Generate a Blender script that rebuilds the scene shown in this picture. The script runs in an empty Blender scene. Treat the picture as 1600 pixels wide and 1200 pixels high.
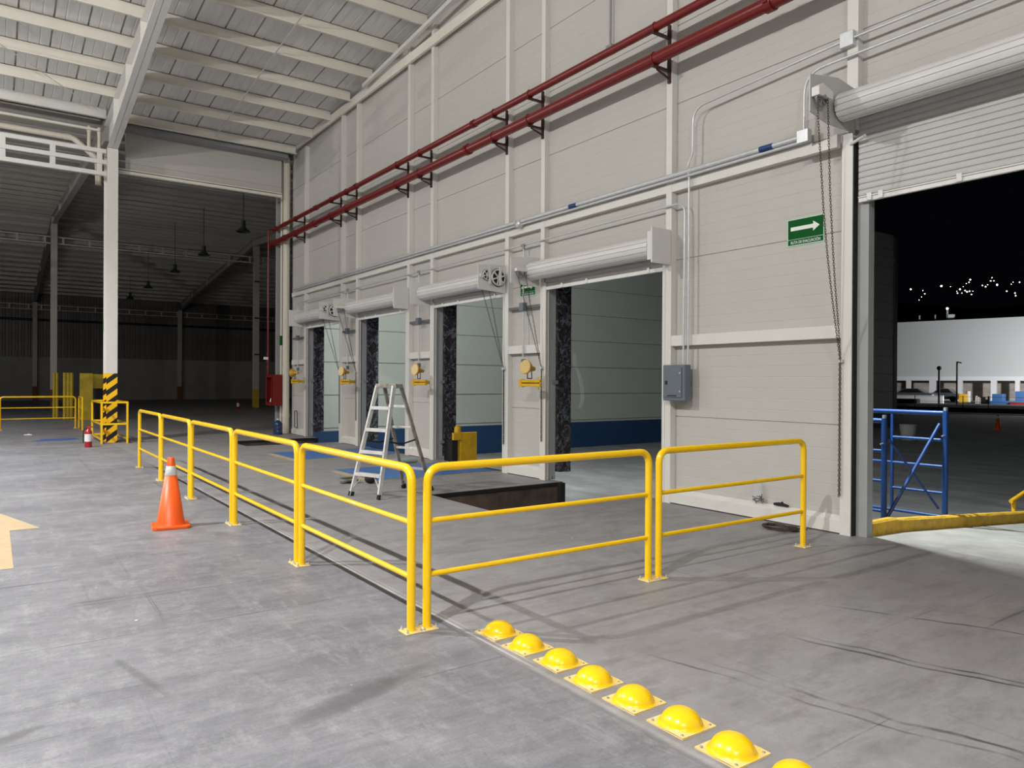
import bpy, bmesh, math, random
from mathutils import Vector, Matrix, noise
random.seed(7)
sc = bpy.context.scene
COL = sc.collection
PI = math.pi
ORD = ['first','second','third','fourth','fifth','sixth','seventh','eighth','ninth','tenth','eleventh','twelfth',
       'thirteenth','fourteenth','fifteenth','sixteenth','seventeenth','eighteenth','nineteenth','twentieth']

# ------------------------------------------------------------------ materials
def rgb(r, g, b):
    f = lambda c: (c/255/12.92) if c/255 <= .04045 else ((c/255+.055)/1.055)**2.4
    return (f(r), f(g), f(b), 1)

def mat(name, col, rough=.5, metal=0, var=0, vscale=6, bump=0, bscale=40, spec=.5, col2=None, stretch=None, coat=0, trans=0):
    m = bpy.data.materials.new(name); m.use_nodes = True
    nt = m.node_tree; b = nt.nodes['Principled BSDF']
    c = rgb(*col)
    b.inputs['Base Color'].default_value = c
    b.inputs['Roughness'].default_value = rough
    b.inputs['Metallic'].default_value = metal
    b.inputs['Specular IOR Level'].default_value = spec
    b.inputs['Coat Weight'].default_value = coat
    b.inputs['Transmission Weight'].default_value = trans
    if var or bump:
        tc = nt.nodes.new('ShaderNodeTexCoord')
        mp = nt.nodes.new('ShaderNodeMapping')
        nt.links.new(tc.outputs['Object'], mp.inputs['Vector'])
        if stretch: mp.inputs['Scale'].default_value = stretch
    if var:
        n = nt.nodes.new('ShaderNodeTexNoise'); n.inputs['Scale'].default_value = vscale
        n.inputs['Detail'].default_value = 6; n.inputs['Roughness'].default_value = .65
        nt.links.new(mp.outputs['Vector'], n.inputs['Vector'])
        r = nt.nodes.new('ShaderNodeValToRGB')
        r.color_ramp.elements[0].position = .35; r.color_ramp.elements[1].position = .68
        c2 = rgb(*col2) if col2 else tuple(x*(1-var) for x in c[:3])+(1,)
        r.color_ramp.elements[0].color = c2; r.color_ramp.elements[1].color = c
        nt.links.new(n.outputs['Fac'], r.inputs['Fac'])
        nt.links.new(r.outputs['Color'], b.inputs['Base Color'])
    if bump:
        n2 = nt.nodes.new('ShaderNodeTexNoise'); n2.inputs['Scale'].default_value = bscale
        n2.inputs['Detail'].default_value = 4
        nt.links.new(mp.outputs['Vector'], n2.inputs['Vector'])
        bp = nt.nodes.new('ShaderNodeBump'); bp.inputs['Strength'].default_value = bump
        bp.inputs['Distance'].default_value = .02
        nt.links.new(n2.outputs['Fac'], bp.inputs['Height'])
        nt.links.new(bp.outputs['Normal'], b.inputs['Normal'])
    return m

def emis(name, col, strength):
    m = bpy.data.materials.new(name); m.use_nodes = True
    b = m.node_tree.nodes['Principled BSDF']
    b.inputs['Base Color'].default_value = rgb(*col)
    b.inputs['Emission Color'].default_value = rgb(*col)
    b.inputs['Emission Strength'].default_value = strength
    return m

M = {}
M['panel'] = mat('wall_panel', (189,186,180), .45, var=.04, vscale=.8, spec=.3)
M['wing'] = mat('wing_panel', (186,190,183), .5, var=.04, vscale=.6, spec=.3)
M['blue_wall'] = mat('blue_wall_paint', (40,70,110), .5, var=.15, vscale=1.5)
M['white_steel'] = mat('white_painted_steel', (216,214,208), .38, var=.05, vscale=2.5)
M['cream_steel'] = mat('cream_painted_steel', (226,221,209), .42, var=.06, vscale=2.5)
M['deck'] = mat('roof_deck', (224,223,219), .45, metal=0, var=.14, vscale=3, stretch=(4,.6,1))
M['hall_deck'] = mat('hall_roof_deck', (232,230,224), .55, var=.1, vscale=3, stretch=(.5,4,1))
M['hall_steel'] = mat('hall_steel', (176,172,164), .5, var=.08, vscale=2)
M['hall_sheet'] = mat('hall_wall_sheet', (104,100,96), .5, var=.1, vscale=2)
M['hall_block'] = mat('hall_block_wall', (150,148,144), .85, var=.15, vscale=1.4)
M['yellow'] = mat('yellow_gloss_paint', (252,202,10), .24, var=.08, vscale=5, coat=.3)
M['yellow_worn'] = mat('yellow_worn_plate', (246,206,92), .5, var=1, vscale=14, col2=(214,196,150))
M['yellow_dock'] = mat('yellow_dock_paint', (224,176,28), .5, var=.3, vscale=5)
M['yellow_dark'] = mat('dirty_yellow_paint', (205,176,40), .6, var=.35, vscale=3)
M['curb_paint'] = mat('curb_yellow_paint', (214,172,44), .65, var=1, vscale=7, col2=(176,138,52), bump=.4, bscale=18)
M['black'] = mat('black_paint', (18,18,20), .5)
M['rubber'] = mat('black_rubber', (22,22,23), .75)
M['red'] = mat('red_pipe_paint', (112,20,18), .3, var=.1, vscale=4)
M['red_dark'] = mat('dark_red_bracket', (52,16,16), .45)
M['red_cab'] = mat('red_cabinet_paint', (112,16,14), .35)
M['red_ext'] = mat('red_extinguisher', (170,26,28), .25, coat=.4)
M['galv'] = mat('galvanised_steel', (206,208,210), .35, metal=.3, var=.12, vscale=12)
M['galv_dull'] = mat('dull_galvanised', (150,152,153), .5, metal=.35, var=.15, vscale=8)
M['grey_steel'] = mat('grey_painted_steel', (158,160,160), .45, var=.08, vscale=3)
M['strut'] = mat('strut_channel', (110,110,108), .5, metal=.3, var=.2, vscale=15)
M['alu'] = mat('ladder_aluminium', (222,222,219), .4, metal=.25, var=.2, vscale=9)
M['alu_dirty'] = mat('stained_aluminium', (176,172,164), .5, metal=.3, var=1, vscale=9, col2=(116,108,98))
M['box_grey'] = mat('panel_box_grey', (98,106,116), .42)
M['chain'] = mat('chain_steel', (92,84,74), .45, metal=.6, var=.2, vscale=30)
M['roll'] = mat('roller_curtain', (186,184,182), .4, var=.06, vscale=4)
M['roll_light'] = mat('roller_curtain_lit', (214,212,210), .38, var=.05, vscale=4)  # brighter copy of roller_curtain; light on the rolls is put into the colour
M['bar_white'] = mat('door_bottom_bar', (226,225,221), .4, var=.1, vscale=16)
M['cone'] = mat('cone_orange', (238,92,22), .42, var=.1, vscale=6)
M['cone_band'] = mat('cone_reflective_band', (205,208,206), .35, var=.15, vscale=40)
M['green'] = mat('sign_green', (0,82,28), .6, spec=.15)
M['sign_white'] = mat('sign_white', (228,232,226), .4)
M['sign_glow'] = mat('sign_pale_border', (176,214,186), .4)
M['scaf'] = mat('scaffold_blue', (18,62,124), .4, var=.25, vscale=11)
M['leveler'] = mat('leveler_blue', (62,112,178), .45, var=.2, vscale=4)
M['pit'] = mat('pit_wall', (104,88,76), .85, var=1, vscale=2.2, col2=(58,50,46), bump=.4, bscale=12)
M['pvc'] = mat('cream_pvc_pipe', (212,205,190), .35, var=.05, vscale=3)
M['water'] = mat('blue_bottle', (22,54,90), .15, coat=.4)
M['bottle_label'] = mat('bottle_glare_label', (150,190,220), .3)
M['cable'] = mat('brown_cable', (62,44,40), .6)
M['lamp_body'] = mat('dark_lamp_body', (38,38,40), .5)
M['dl_yellow'] = mat('dock_light_yellow', (214,160,40), .4, var=.15, vscale=20)
M['dl_lens'] = mat('dock_light_lens', (212,186,120), .3, var=.2, vscale=40)
M['asphalt'] = mat('yard_concrete', (160,159,160), .85, var=1, vscale=1.3, col2=(126,126,128), stretch=(1,.4,1))
M['ramp'] = mat('ramp_concrete', (154,152,149), .85, var=1, vscale=2.6, col2=(132,130,127), bump=.2, bscale=30)
M['facade'] = mat('far_facade', (196,200,200), .7)
M['far_white'] = mat('far_white_paint', (222,224,228), .7)
M['far_concrete'] = mat('far_concrete', (196,186,178), .9, var=.4, vscale=.4, stretch=(1,1,4))
M['far_dark'] = mat('far_dark', (26,26,28), .8)
M['far_kerb'] = mat('far_kerb', (196,192,186), .8)
M['car'] = mat('car_paint', (70,72,76), .3)
M['glass_dark'] = mat('car_glass', (24,26,30), .1)
M['cont_blue'] = mat('container_blue', (34,68,108), .5)
M['hill'] = mat('dark_hillside', (34,36,32), 1)
M['paint_arrow'] = mat('arrow_paint', (178,158,122), .7, var=.12, vscale=8)
M['paint_blue'] = mat('blue_floor_paint', (60,96,160), .7, var=.2, vscale=8)
M['paper'] = mat('white_paper', (224,224,222), .6)
M['glove'] = mat('green_work_glove', (96,102,84), .9, var=.4, vscale=25)
M['paleg'] = mat('pale_green_pipe', (160,178,170), .4)
M['orange_base'] = mat('rust_base', (120,62,34), .7)
M['lens_on'] = emis('lamp_lens_lit', (255,250,240), 12)
M['dot'] = emis('distant_lamp', (255,250,238), 5)
M['dot_warm'] = emis('distant_warm_lamp', (255,214,160), 6)
M['sky_dark'] = mat('x', (0,0,0))

# clear wrinkled plastic over the dock pads: dark foam with white crinkle streaks
def plastic():
    m = mat('plastic_wrapped_foam', (20,20,24), .2, coat=.5)
    nt = m.node_tree; b = nt.nodes['Principled BSDF']
    tc = nt.nodes.new('ShaderNodeTexCoord'); mp = nt.nodes.new('ShaderNodeMapping')
    mp.inputs['Scale'].default_value = (3,3,2.2)
    mp.inputs['Rotation'].default_value = (.6,.4,.3)
    nt.links.new(tc.outputs['Object'], mp.inputs['Vector'])
    n = nt.nodes.new('ShaderNodeTexNoise'); n.inputs['Scale'].default_value = 3.2
    n.inputs['Detail'].default_value = 8; n.inputs['Roughness'].default_value = .7; n.inputs['Distortion'].default_value = 1.6
    nt.links.new(mp.outputs['Vector'], n.inputs['Vector'])
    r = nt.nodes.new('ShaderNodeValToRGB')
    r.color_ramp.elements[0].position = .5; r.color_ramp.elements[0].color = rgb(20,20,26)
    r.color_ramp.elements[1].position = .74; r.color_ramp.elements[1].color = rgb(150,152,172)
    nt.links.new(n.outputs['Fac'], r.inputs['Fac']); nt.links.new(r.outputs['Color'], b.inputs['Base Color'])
    bp = nt.nodes.new('ShaderNodeBump'); bp.inputs['Strength'].default_value = 1; bp.inputs['Distance'].default_value = .06
    nt.links.new(n.outputs['Fac'], bp.inputs['Height']); nt.links.new(bp.outputs['Normal'], b.inputs['Normal'])
    return m
M['plastic'] = plastic()

def clear_plastic():
    m = bpy.data.materials.new('clear_plastic_film'); m.use_nodes = True
    nt = m.node_tree; b = nt.nodes['Principled BSDF']
    b.inputs['Base Color'].default_value = rgb(230,232,236); b.inputs['Roughness'].default_value = .2
    b.inputs['Alpha'].default_value = .14
    return m
M['film'] = clear_plastic()

# concrete floor: blotches, swept streaks, tyre scuffs, saw-cut joints, brown staining by the big door
STAINS = [(.98,3.32,2.05,3.68,.11,.6), (-.05,3.92,.22,4.06,.06,.6), (3.0,3.2,3.9,2.8,.25,.35), (5.2,3.0,6.9,3.3,.5,.55), (4.4,1.7,5.6,2.3,.3,.4), (.55,4.9,.75,4.0,.035,.4)]
def floor_mat():
    m = bpy.data.materials.new('polished_concrete_floor'); m.use_nodes = True
    nt = m.node_tree; b = nt.nodes['Principled BSDF']; N = nt.nodes.new; L = nt.links.new
    tc = N('ShaderNodeTexCoord'); P = tc.outputs['Object']
    sep = N('ShaderNodeSeparateXYZ'); L(P, sep.inputs[0])
    def mth(op, a, bb=None, c=None, clamp=False):
        n = N('ShaderNodeMath'); n.operation = op; n.use_clamp = clamp
        for i, v in enumerate((a, bb, c)):
            if v is None: continue
            if isinstance(v, (int, float)): n.inputs[i].default_value = v
            else: L(v, n.inputs[i])
        return n.outputs[0]
    def noise(scale, sx=1, sy=1, rot=0, det=6, rough=.6, dist=0):
        mp = N('ShaderNodeMapping'); mp.inputs['Scale'].default_value = (sx, sy, 1); mp.inputs['Rotation'].default_value = (0,0,rot)
        L(P, mp.inputs['Vector'])
        n = N('ShaderNodeTexNoise'); n.inputs['Scale'].default_value = scale; n.inputs['Detail'].default_value = det
        n.inputs['Roughness'].default_value = rough; n.inputs['Distortion'].default_value = dist
        L(mp.outputs['Vector'], n.inputs['Vector']); return n.outputs['Fac']
    def ramp(f, p0, p1, c0, c1):
        r = N('ShaderNodeMapRange'); r.inputs['From Min'].default_value = p0; r.inputs['From Max'].default_value = p1
        r.inputs['To Min'].default_value = c0; r.inputs['To Max'].default_value = c1
        L(f, r.inputs['Value']); return r.outputs['Result']
    def mix(fac, a, c, mode='MIX'):
        n = N('ShaderNodeMix'); n.data_type = 'RGBA'; n.blend_type = mode
        if isinstance(fac, (int, float)): n.inputs[0].default_value = fac
        else: L(fac, n.inputs[0])
        for i, v in ((6, a), (7, c)):
            if isinstance(v, tuple): n.inputs[i].default_value = v
            else: L(v, n.inputs[i])
        return n.outputs[2]
    X, Y = sep.outputs[0], sep.outputs[1]
    base = mix(ramp(noise(.6, 1, 1.3, .5, 10, .72), .32, .68, 0, 1), rgb(110,110,115), rgb(147,147,152))
    base = mix(ramp(noise(2.6, .45, 1.3, .55, 12, .82, .4), .44, .64, 0, .62), base, rgb(94,94,99))       # swept dirt
    base = mix(ramp(noise(4.5, 1.4, .5, .35, 12, .85, .3), .5, .68, 0, .55), base, rgb(172,172,175))        # worn light spots
    base = mix(ramp(noise(11, .5, 1.6, .5, 10, .85), .46, .66, 0, .5), base, rgb(92,92,96))
    base = mix(ramp(noise(70, 1, 1, 0, 4, .7), .42, .66, 0, .28), base, rgb(90,90,94))
    # smudges where trolleys were dragged
    nz = mth('MULTIPLY', mth('SUBTRACT', noise(3.2, 1, 1, 0, 8, .75), .5), 1.1)
    for (x0, y0, x1, y1, w, k) in STAINS:
        L_ = math.hypot(x1-x0, y1-y0); ux, uy = (x1-x0)/L_, (y1-y0)/L_; mx_, my_ = (x0+x1)/2, (y0+y1)/2
        dx, dy = mth('SUBTRACT', X, mx_), mth('SUBTRACT', Y, my_)
        al = mth('DIVIDE', mth('ADD', mth('MULTIPLY', dx, ux), mth('MULTIPLY', dy, uy)), L_/2)
        ac = mth('DIVIDE', mth('SUBTRACT', mth('MULTIPLY', dy, ux), mth('MULTIPLY', dx, uy)), w)
        rr = mth('ADD', mth('SQRT', mth('ADD', mth('MULTIPLY', al, al), mth('MULTIPLY', ac, ac))), nz)
        base = mix(ramp(rr, .45, 1.05, k, 0), base, rgb(72,71,73))
    # brown dirt towards the roller door
    br = mth('MULTIPLY', ramp(X, 3.6, 6.2, 0, 1), ramp(Y, 4.3, 2.4, 0, 1), clamp=True)
    br = mth('MULTIPLY', br, ramp(noise(1.1, 1, 1.8, .2, 10, .75), .32, .62, .2, 1), clamp=True)
    base = mix(mth('MULTIPLY', br, .75), base, rgb(104,92,89))
    # warmer, paler slab on the dock side of the long joint
    dock = ramp(X, 2.46, 2.5, 0, .45)
    base = mix(dock, base, rgb(158,154,151))
    base = mix(mth('MULTIPLY', ramp(X, 2.46, 2.5, 0, 1), ramp(noise(3.4, .5, 1.4, .3, 12, .8), .48, .62, 0, .5)), base, rgb(104,101,100))
    # dark scuffs: thin stretched streaks, only in patches
    patch = ramp(noise(.45, 1, 1, 1.1, 3, .5), .44, .58, 0, 1)
    for sc_, sx, sy, rot, th in ((1.3, .12, 9, .25, .66), (1.1, 8, .16, -.1, .66), (1.5, .2, 8, -.75, .68)):
        s = ramp(noise(sc_, sx, sy, rot, 5, .65, .3), th-.03, th+.04, 0, .75)
        base = mix(mth('MULTIPLY', s, patch), base, rgb(64,64,68))
    # skid marks by the roller door (thin double arcs running with Y)
    wob = mth('MULTIPLY', mth('SUBTRACT', noise(.8, 1, 1, 0, 3), .5), .35)
    for x0, sl, ya, yb, w in ((4.35, .28, .6, 3.0, .012), (4.43, .28, .8, 2.8, .012), (3.45, .22, .9, 3.2, .010), (3.55, .20, .8, 2.9, .013), (5.4, .4, 1.4, 3.2, .012)):
        d = mth('ABSOLUTE', mth('SUBTRACT', mth('SUBTRACT', X, mth('MULTIPLY_ADD', Y, -sl, x0+sl*2)), wob))
        s = mth('MULTIPLY', ramp(d, w*.5, w*1.6, .8, 0), mth('MULTIPLY', ramp(Y, ya, ya+.4, 0, 1), ramp(Y, yb-.6, yb, 1, 0)))
        s = mth('MULTIPLY', s, ramp(noise(2.2, 1, 1, 0, 4), .36, .6, 0, 1))
        base = mix(s, base, rgb(44,43,43))
    # saw cut joints
    def line(coord, pos, w, strength, col, lo=None, hi=None, other=None, brk=True):
        nonlocal base
        d = mth('ABSOLUTE', mth('SUBTRACT', coord, pos))
        s = ramp(d, w*.5, w*1.2, strength, 0)
        if lo is not None: s = mth('MULTIPLY', s, mth('MULTIPLY', mth('GREATER_THAN', other, lo), mth('LESS_THAN', other, hi)))
        if brk: s = mth('MULTIPLY', s, ramp(noise(2.6, 1, 1, .5, 5), .32, .55, .25, 1))
        base = mix(s, base, col)
    line(Y, 5.18, .008, .6, rgb(88,88,92), -20, 2.47, X)
    line(Y, 3.53, .010, .6, rgb(84,84,88), 1.9, 2.47, X)
    line(Y, 12.0, .012, .5, rgb(96,96,100), -20, 5.0, X)
    line(X, 2.50, .02, .35, rgb(176,176,178), -5, 3.3, Y)
    line(X, 2.46, .012, .6, rgb(112,112,116))
    line(X, 2.505, .010, .5, rgb(206,206,208), 3.3, 12, Y)
    line(X, 2.545, .006, .4, rgb(196,196,198), 3.3, 12, Y)
    line(Y, 20.4, .03, .5, rgb(96,96,98), 1.2, 5.4, X)
    # specks of white debris
    v = N('ShaderNodeTexVoronoi'); v.inputs['Scale'].default_value = 1.7; L(P, v.inputs['Vector'])
    base = mix(ramp(v.outputs['Distance'], .012, .022, .9, 0), base, rgb(226,226,228))
    L(base, b.inputs['Base Color'])
    L(ramp(noise(1.2, 1, 1, 0, 6), .3, .7, .42, .62), b.inputs['Roughness'])
    b.inputs['Specular IOR Level'].default_value = .4
    bp = N('ShaderNodeBump'); bp.inputs['Strength'].default_value = .12; bp.inputs['Distance'].default_value = .01
    L(noise(55), bp.inputs['Height']); L(bp.outputs['Normal'], b.inputs['Normal'])
    return m
M['floor'] = floor_mat()

def hazard_mat():
    m = bpy.data.materials.new('hazard_stripes'); m.use_nodes = True
    nt = m.node_tree; b = nt.nodes['Principled BSDF']
    tc = nt.nodes.new('ShaderNodeTexCoord'); sp = nt.nodes.new('ShaderNodeSeparateXYZ')
    nt.links.new(tc.outputs['Object'], sp.inputs[0])
    a = nt.nodes.new('ShaderNodeMath'); a.operation = 'MULTIPLY_ADD'; a.inputs[1].default_value = -.8
    nt.links.new(sp.outputs[0], a.inputs[0]); nt.links.new(sp.outputs[2], a.inputs[2])
    mo = nt.nodes.new('ShaderNodeMath'); mo.operation = 'MODULO'; mo.inputs[1].default_value = .30
    ad = nt.nodes.new('ShaderNodeMath'); ad.operation = 'ADD'; ad.inputs[1].default_value = 9.05
    nt.links.new(a.outputs[0], ad.inputs[0]); nt.links.new(ad.outputs[0], mo.inputs[0])
    g = nt.nodes.new('ShaderNodeMath'); g.operation = 'GREATER_THAN'; g.inputs[1].default_value = .155
    nt.links.new(mo.outputs[0], g.inputs[0])
    mx = nt.nodes.new('ShaderNodeMix'); mx.data_type = 'RGBA'
    mx.inputs[6].default_value = rgb(244,190,20); mx.inputs[7].default_value = rgb(16,16,18)
    nt.links.new(g.outputs[0], mx.inputs[0]); nt.links.new(mx.outputs[2], b.inputs['Base Color'])
    b.inputs['Roughness'].default_value = .4
    return m
M['hazard'] = hazard_mat()

# ------------------------------------------------------------------ mesh builder
class MB:
    def __init__(s): s.v = []; s.f = []; s.sm = []
    def add(s, vs, fs, smooth=False):
        o = len(s.v); s.v += [tuple(p) for p in vs]
        s.f += [tuple(i+o for i in f) for f in fs]; s.sm += [smooth]*len(fs); return s
    def box(s, x0, x1, y0, y1, z0, z1):
        if x0 > x1: x0, x1 = x1, x0
        if y0 > y1: y0, y1 = y1, y0
        if z0 > z1: z0, z1 = z1, z0
        return s.add([(x0,y0,z0),(x1,y0,z0),(x1,y1,z0),(x0,y1,z0),(x0,y0,z1),(x1,y0,z1),(x1,y1,z1),(x0,y1,z1)],
              [(0,3,2,1),(4,5,6,7),(0,1,5,4),(1,2,6,5),(2,3,7,6),(3,0,4,7)])
    def bar(s, p0, p1, w, h, up=(0,0,1)):           # rectangular bar between two points
        p0, p1 = Vector(p0), Vector(p1); d = (p1-p0).normalized(); u = Vector(up)
        sd = d.cross(u)
        if sd.length < 1e-4: sd = d.cross(Vector((1,0,0)))
        sd.normalize(); u = sd.cross(d).normalized()
        vs = [p+sd*(a*w/2)+u*(c*h/2) for p in (p0, p1) for a, c in ((-1,-1),(1,-1),(1,1),(-1,1))]
        return s.add(vs, [(0,1,2,3),(7,6,5,4),(0,4,5,1),(1,5,6,2),(2,6,7,3),(3,7,4,0)])
    def tube(s, pts, r, n=10, caps=True, closed=False, smooth=True, radii=None):
        P = [Vector(p) for p in pts]; k = len(P); rings = []
        t0 = (P[1]-P[0]).normalized()
        ref = Vector((0,0,1)) if abs(t0.z) < .9 else Vector((1,0,0))
        nrm = (ref - t0*ref.dot(t0)).normalized()
        for i in range(k):
            a = P[(i-1) % k] if (i > 0 or closed) else P[0]
            b = P[(i+1) % k] if (i < k-1 or closed) else P[-1]
            t = (b-a).normalized()
            nrm = (nrm - t*nrm.dot(t)).normalized(); bi = t.cross(nrm)
            rr = radii[i] if radii else r
            rings.append([P[i]+nrm*math.cos(2*PI*j/n)*rr+bi*math.sin(2*PI*j/n)*rr for j in range(n)])
        vs = [v for ring in rings for v in ring]; fs = []
        for i in range(k if closed else k-1):
            a, b = i*n, ((i+1) % k)*n
            for j in range(n):
                fs.append((a+j, a+(j+1) % n, b+(j+1) % n, b+j))
        s.add(vs, fs, smooth)
        if caps and not closed:
            s.add(rings[0], [tuple(range(n-1, -1, -1))]); s.add(rings[-1], [tuple(range(n))])
        return s
    def cyl(s, p0, p1, r, n=16, r2=None):
        return s.tube([p0, p1], r, n, radii=[r, r if r2 is None else r2])
    def lathe(s, prof, n=24, c=(0,0,0), axis='Z', smooth=True):
        vs = []
        for r, h in prof:
            for j in range(n):
                a = 2*PI*j/n; p = (r*math.cos(a), r*math.sin(a), h)
                if axis == 'Y': p = (p[0], p[2], p[1])
                if axis == 'X': p = (p[2], p[0], p[1])
                vs.append((p[0]+c[0], p[1]+c[1], p[2]+c[2]))
        fs = []
        for i in range(len(prof)-1):
            for j in range(n): fs.append((i*n+j, i*n+(j+1) % n, (i+1)*n+(j+1) % n, (i+1)*n+j))
        return s.add(vs, fs, smooth)
    def prism(s, poly, axis, a, b):                 # polygon in the other two axes, extruded along axis
        def P(u, v, w): return {'X': (w,u,v), 'Y': (u,w,v), 'Z': (u,v,w)}[axis]
        n = len(poly)
        vs = [P(u, v, a) for u, v in poly]+[P(u, v, b) for u, v in poly]
        return s.add(vs, [tuple(range(n-1,-1,-1)), tuple(range(n, 2*n))]+[(i, (i+1) % n, n+(i+1) % n, n+i) for i in range(n)])
    def ball(s, c, r, n=12, m=8, sz=1):
        prof = [(max(1e-4, r*math.sin(PI*i/m)), -r*sz*math.cos(PI*i/m)) for i in range(m+1)]
        return s.lathe(prof, n, c)

def obj(name, mb, m, parent=None, bevel=0, kind=None):
    me = bpy.data.meshes.new(name)
    off = Vector((0,0,0)); q = parent
    while q is not None: off += q.location; q = q.parent
    me.from_pydata([tuple(Vector(v)-off) for v in mb.v], [], mb.f)
    me.polygons.foreach_set('use_smooth', mb.sm)
    bm = bmesh.new(); bm.from_mesh(me); bmesh.ops.recalc_face_normals(bm, faces=bm.faces); bm.to_mesh(me); bm.free()
    me.update()
    me.materials.append(m if not isinstance(m, str) else M[m])
    o = bpy.data.objects.new(name, me); COL.objects.link(o)
    if parent is not None: o.parent = parent
    if bevel:
        b = o.modifiers.new('bevel', 'BEVEL'); b.width = bevel; b.segments = 2; b.limit_method = 'ANGLE'
    if kind: o['kind'] = kind
    return o
def tag(o, label, cat, group=None, kind=None):
    o['label'] = label; o['category'] = cat
    if group: o['group'] = group
    o['kind'] = kind or 'thing'
    return o
def thing(name, label, cat, loc, group=None):
    o = bpy.data.objects.new(name, None); o.empty_display_size = .1; COL.objects.link(o); o.location = loc
    return tag(o, label, cat, group)
def struct(name, mb, m, **k): return obj(name, mb, m, kind='structure', **k)
def dup(root, loc, label=None, rotz=None):
    def cp(o, par):
        c = o.copy(); COL.objects.link(c)
        if par is not None: c.parent = par
        for ch in list(o.children): cp(ch, c)
        return c
    r = cp(root, None); r.location = loc
    if rotz is not None: r.rotation_euler = (0,0,rotz)
    if label: r['label'] = label
    return r
def bend(pts, r, seg=7):                             # round the corners of a polyline
    P = [Vector(p) for p in pts]; out = [P[0]]
    for i in range(1, len(P)-1):
        a = (P[i-1]-P[i]); b = (P[i+1]-P[i]); rr = min(r, a.length*.49, b.length*.49)
        p0 = P[i]+a.normalized()*rr; p1 = P[i]+b.normalized()*rr
        for k in range(seg+1):
            t = k/seg; out.append(p0*(1-t)**2+P[i]*2*t*(1-t)+p1*t*t)
    out.append(P[-1]); return out
def ring_chain(pts, pitch, ln, w, wire, n1=8, n2=5):     # chain links along a polyline
    mb = MB(); P = [Vector(p) for p in pts]; i = 0; d = 0.0; k = 0
    seglen = [(P[j+1]-P[j]).length for j in range(len(P)-1)]; tot = sum(seglen); s = 0.0
    while s <= tot:
        a = s; j = 0
        while j < len(seglen)-1 and a > seglen[j]: a -= seglen[j]; j += 1
        dr = (P[j+1]-P[j]).normalized(); c = P[j]+dr*a
        ref = Vector((1,0,0)) if abs(dr.x) < .9 else Vector((0,1,0))
        s1 = dr.cross(ref).normalized(); s2 = dr.cross(s1).normalized()
        ang = PI/4+(PI/2 if k % 2 else 0); side = s1*math.cos(ang)+s2*math.sin(ang)
        path = []
        for q in range(n1):
            t = 2*PI*q/n1
            path.append(c+dr*(ln/2*math.cos(t))+side*(w/2*math.sin(t)))
        mb.tube(path, wire, n2, closed=True)
        s += pitch; k += 1
    return mb
def text_mesh(s, size, extr=.0008, sx=1):
    cu = bpy.data.curves.new('lettering', 'FONT'); cu.body = s; cu.size = size; cu.extrude = extr
    cu.align_x = 'LEFT'; cu.offset = .0003*size/.05
    t = bpy.data.objects.new('lettering', cu); COL.objects.link(t)
    bpy.context.view_layer.update()
    me = bpy.data.meshes.new_from_object(t.evaluated_get(bpy.context.evaluated_depsgraph_get()))
    bpy.data.objects.remove(t); return me

# ------------------------------------------------------------------ camera
H = 1.62
YAW, PITCH, ROLL, F = math.radians(35.43166), math.radians(-.14786), math.radians(.31397), 1138.687
fw = Vector((math.sin(YAW)*math.cos(PITCH), math.cos(YAW)*math.cos(PITCH), math.sin(PITCH)))
rt = Vector((math.cos(YAW), -math.sin(YAW), 0)); up = rt.cross(fw)
r2 = rt*math.cos(ROLL)+up*math.sin(ROLL); u2 = -rt*math.sin(ROLL)+up*math.cos(ROLL)
cam = bpy.data.cameras.new('camera'); cam.sensor_width = 36; cam.lens = F/1600*36; cam.clip_end = 2000; cam.clip_start = .05
co = bpy.data.objects.new('camera', cam); COL.objects.link(co)
co.matrix_world = Matrix(((r2.x,u2.x,-fw.x,0),(r2.y,u2.y,-fw.y,0),(r2.z,u2.z,-fw.z,H),(0,0,0,1)))
sc.camera = co

# ------------------------------------------------------------------ dimensions
XP, XF = 7.53, 7.43                     # panel plane, stud front
Z_RIB, JOINT0, JOINT = .132, 1.17, 1.06
YEND = 22.33
DOCKS = [dict(y0=18.25, y1=20.88, pit=(18.50, 20.25), kind='pit', drive='near'),
         dict(y0=14.46, y1=17.13, pit=(14.62, 16.50), kind='plate', drive='far'),
         dict(y0=10.68, y1=13.30, pit=(10.92, 12.78), kind='plate', drive='near'),
         dict(y0=6.86, y1=9.54, pit=(7.47, 9.22), kind='pit', drive='far')]
def roof_z(y): return 9.02+.0745*(13.47-y)        # underside of the purlins
def hall_z(y): return 8.9+(10.4-8.9)*(y-22.3)/22.9 if y < 45.2 else 10.4-(10.4-8.3)*(y-45.2)/21.7

# ------------------------------------------------------------------ floor with pits
PX0 = 5.10
xs = [-14, PX0, 7.57]; ys = [-14]+sorted(sum([list(d['pit']) for d in DOCKS if d['kind'] == 'pit'], []))+[22.3]
mb = MB()
for i in range(len(ys)-1):
    for j in range(2):
        hole = j == 1 and any(abs(d['pit'][0]-ys[i]) < .01 for d in DOCKS if d['kind'] == 'pit')
        if hole: continue
        mb.box(xs[j], xs[j+1], ys[i], ys[i+1], -.3, 0)
mb.box(-14, 45, 22.3, 67.2, -.3, 0)
struct('floor', mb, 'floor')
mb = MB()                                            # face of the dock below the slab, open at the pits
prev = -14
for d in reversed(DOCKS):
    a, b = d['pit'] if d['kind'] == 'pit' else (None, None)
    if a is None: continue
    mb.box(7.45, 7.57, prev, a, -1, -.3); prev = b
mb.box(7.45, 7.57, prev, 22.3, -1, -.3)
struct('wall_dock_face', mb, 'far_concrete')
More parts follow.
